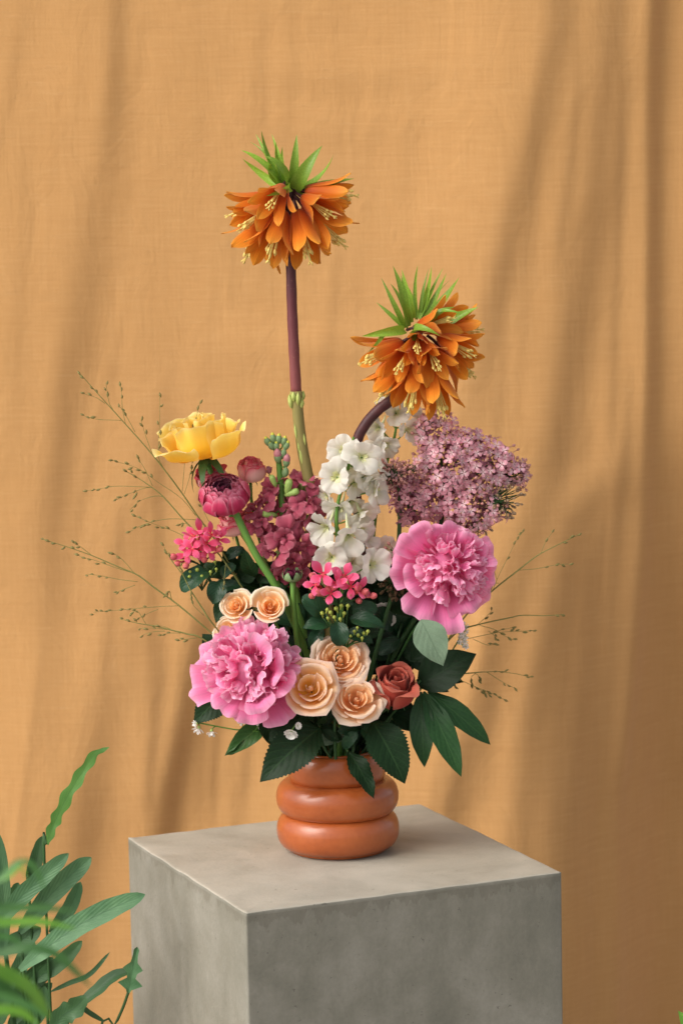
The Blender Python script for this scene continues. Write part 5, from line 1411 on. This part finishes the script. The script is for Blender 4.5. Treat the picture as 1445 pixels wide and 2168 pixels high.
# blurred plant close to the camera
M['lf_near'] = leaf_mat('near_strap_leaf', '#5d9a30', '#86b944', .4, 1, '#8fbf55', .2, .2)
M['lf_near_d'] = leaf_mat('near_dark_strap_leaf', '#3c6a34', '#4f7f3c', .45, 1, '#5c8a48', .2, .15)
YN = -1.05
PN = psz(YN) / 3.565
NB = at(-260, 2500, YN); NB.z = 0
near = thing('strap_leaf_plant', 'out of focus green strap leaved plant in the lower left foreground', 'plant', NB)
NS = [(0, .5), (.3, 1), (.7, .8), (.9, .4), (1, .05)]
NK = dict(parent=near, Y=YN, sc=PN, fold=.15, nv=24, nu=4)
ribbon([(-250, 1330), (0, 1300), (300, 1290), (580, 1315)], 78, NS, M['lf_near_d'], 'leaf', 0, seed=30, **NK)
ribbon([(-250, 1370), (0, 1400), (300, 1395), (580, 1450)], 86, NS, M['lf_near'], 'leaf', .02, seed=31, facing=(0, -.8, .6), **NK)
ribbon([(-250, 1180), (-20, 1090), (120, 960), (220, 950), (300, 1060), (340, 1170)], 52, NS, M['lf_near_d'], 'leaf', .0, seed=32, facing=(0, -.8, .6), **NK)
ribbon([(-250, 1640), (0, 1760), (200, 1880), (310, 2020), (380, 2140)], 120, NS, M['lf_near'], 'leaf', .04, seed=33, facing=(.2, -.8, .5), **NK)
ribbon([(-250, 1700), (0, 1640), (220, 1590), (420, 1640), (560, 1760), (700, 1900)], 84, NS, M['lf_near_d'], 'leaf', .0, seed=34, facing=(.1, -.8, .6), **NK)
ribbon([(-250, 1900), (0, 1950), (200, 2020), (390, 2140)], 80, NS, M['lf_near_d'], 'leaf', .02, seed=35, **NK)
ribbon([(-250, 1080), (-50, 1090), (80, 1040), (160, 980), (210, 1090)], 40, NS, M['lf_near'], 'leaf', .03, seed=36, **NK)
ribbon([(-250, 2100), (-20, 2060), (160, 2080), (300, 2180)], 90, NS, M['lf_near'], 'leaf', .03, seed=37, facing=(.1, -.8, .6), **NK)
ribbon([(-250, 1560), (-60, 1500), (90, 1520), (200, 1600)], 60, NS, M['lf_near_d'], 'leaf', .02, seed=38, facing=(.1, -.8, .6), **NK)
ribbon([(-250, 1800), (-20, 1850), (140, 1990), (220, 2160)], 96, NS, M['lf_near_d'], 'leaf', .05, seed=39, facing=(.2, -.8, .5), **NK)
for i, (x, y) in enumerate(((-250, 1330), (-250, 1370), (-250, 1180), (-250, 1640), (-250, 1700), (-250, 1900), (-250, 1080), (-250, 2100), (-250, 1560), (-250, 1800))):
    a = at(*zf(x, y), YN + .01)
    add('leaf_stalk', MB().tube(catmull([tuple(a), tuple(a * .8 + NB * .2 + Vector((-.04, 0, -.02))), tuple(a * .35 + NB * .65 + Vector((-.02 + .006 * i, 0, 0))), tuple(NB + Vector((.004 * i, .004 * i, 0)))], 14), .003, 6).mesh('leaf_stalk', M['lf_near_d']), near)

# one leaf tip in the lower right corner
CB = at(1600, 2600, .2); CB.z = 0
cp = thing('corner_leaf_plant', 'yellowish green leaf tip just entering the lower right corner', 'plant', CB)
put_leaf(cp, 'corner', M['lf_near'], at(1490, 2215, .2), at(1434, 2140, .2), 44 * PX, (0, -1, .3), OVATE, bend=.4, fold=.25, nv=12, nu=6)
add('leaf_stalk', MB().tube(catmull([tuple(at(1490, 2215, .2)), tuple(at(1540, 2330, .2)), tuple(CB)], 10), .002, 6).mesh('corner_stalk', M['stem']), cp)
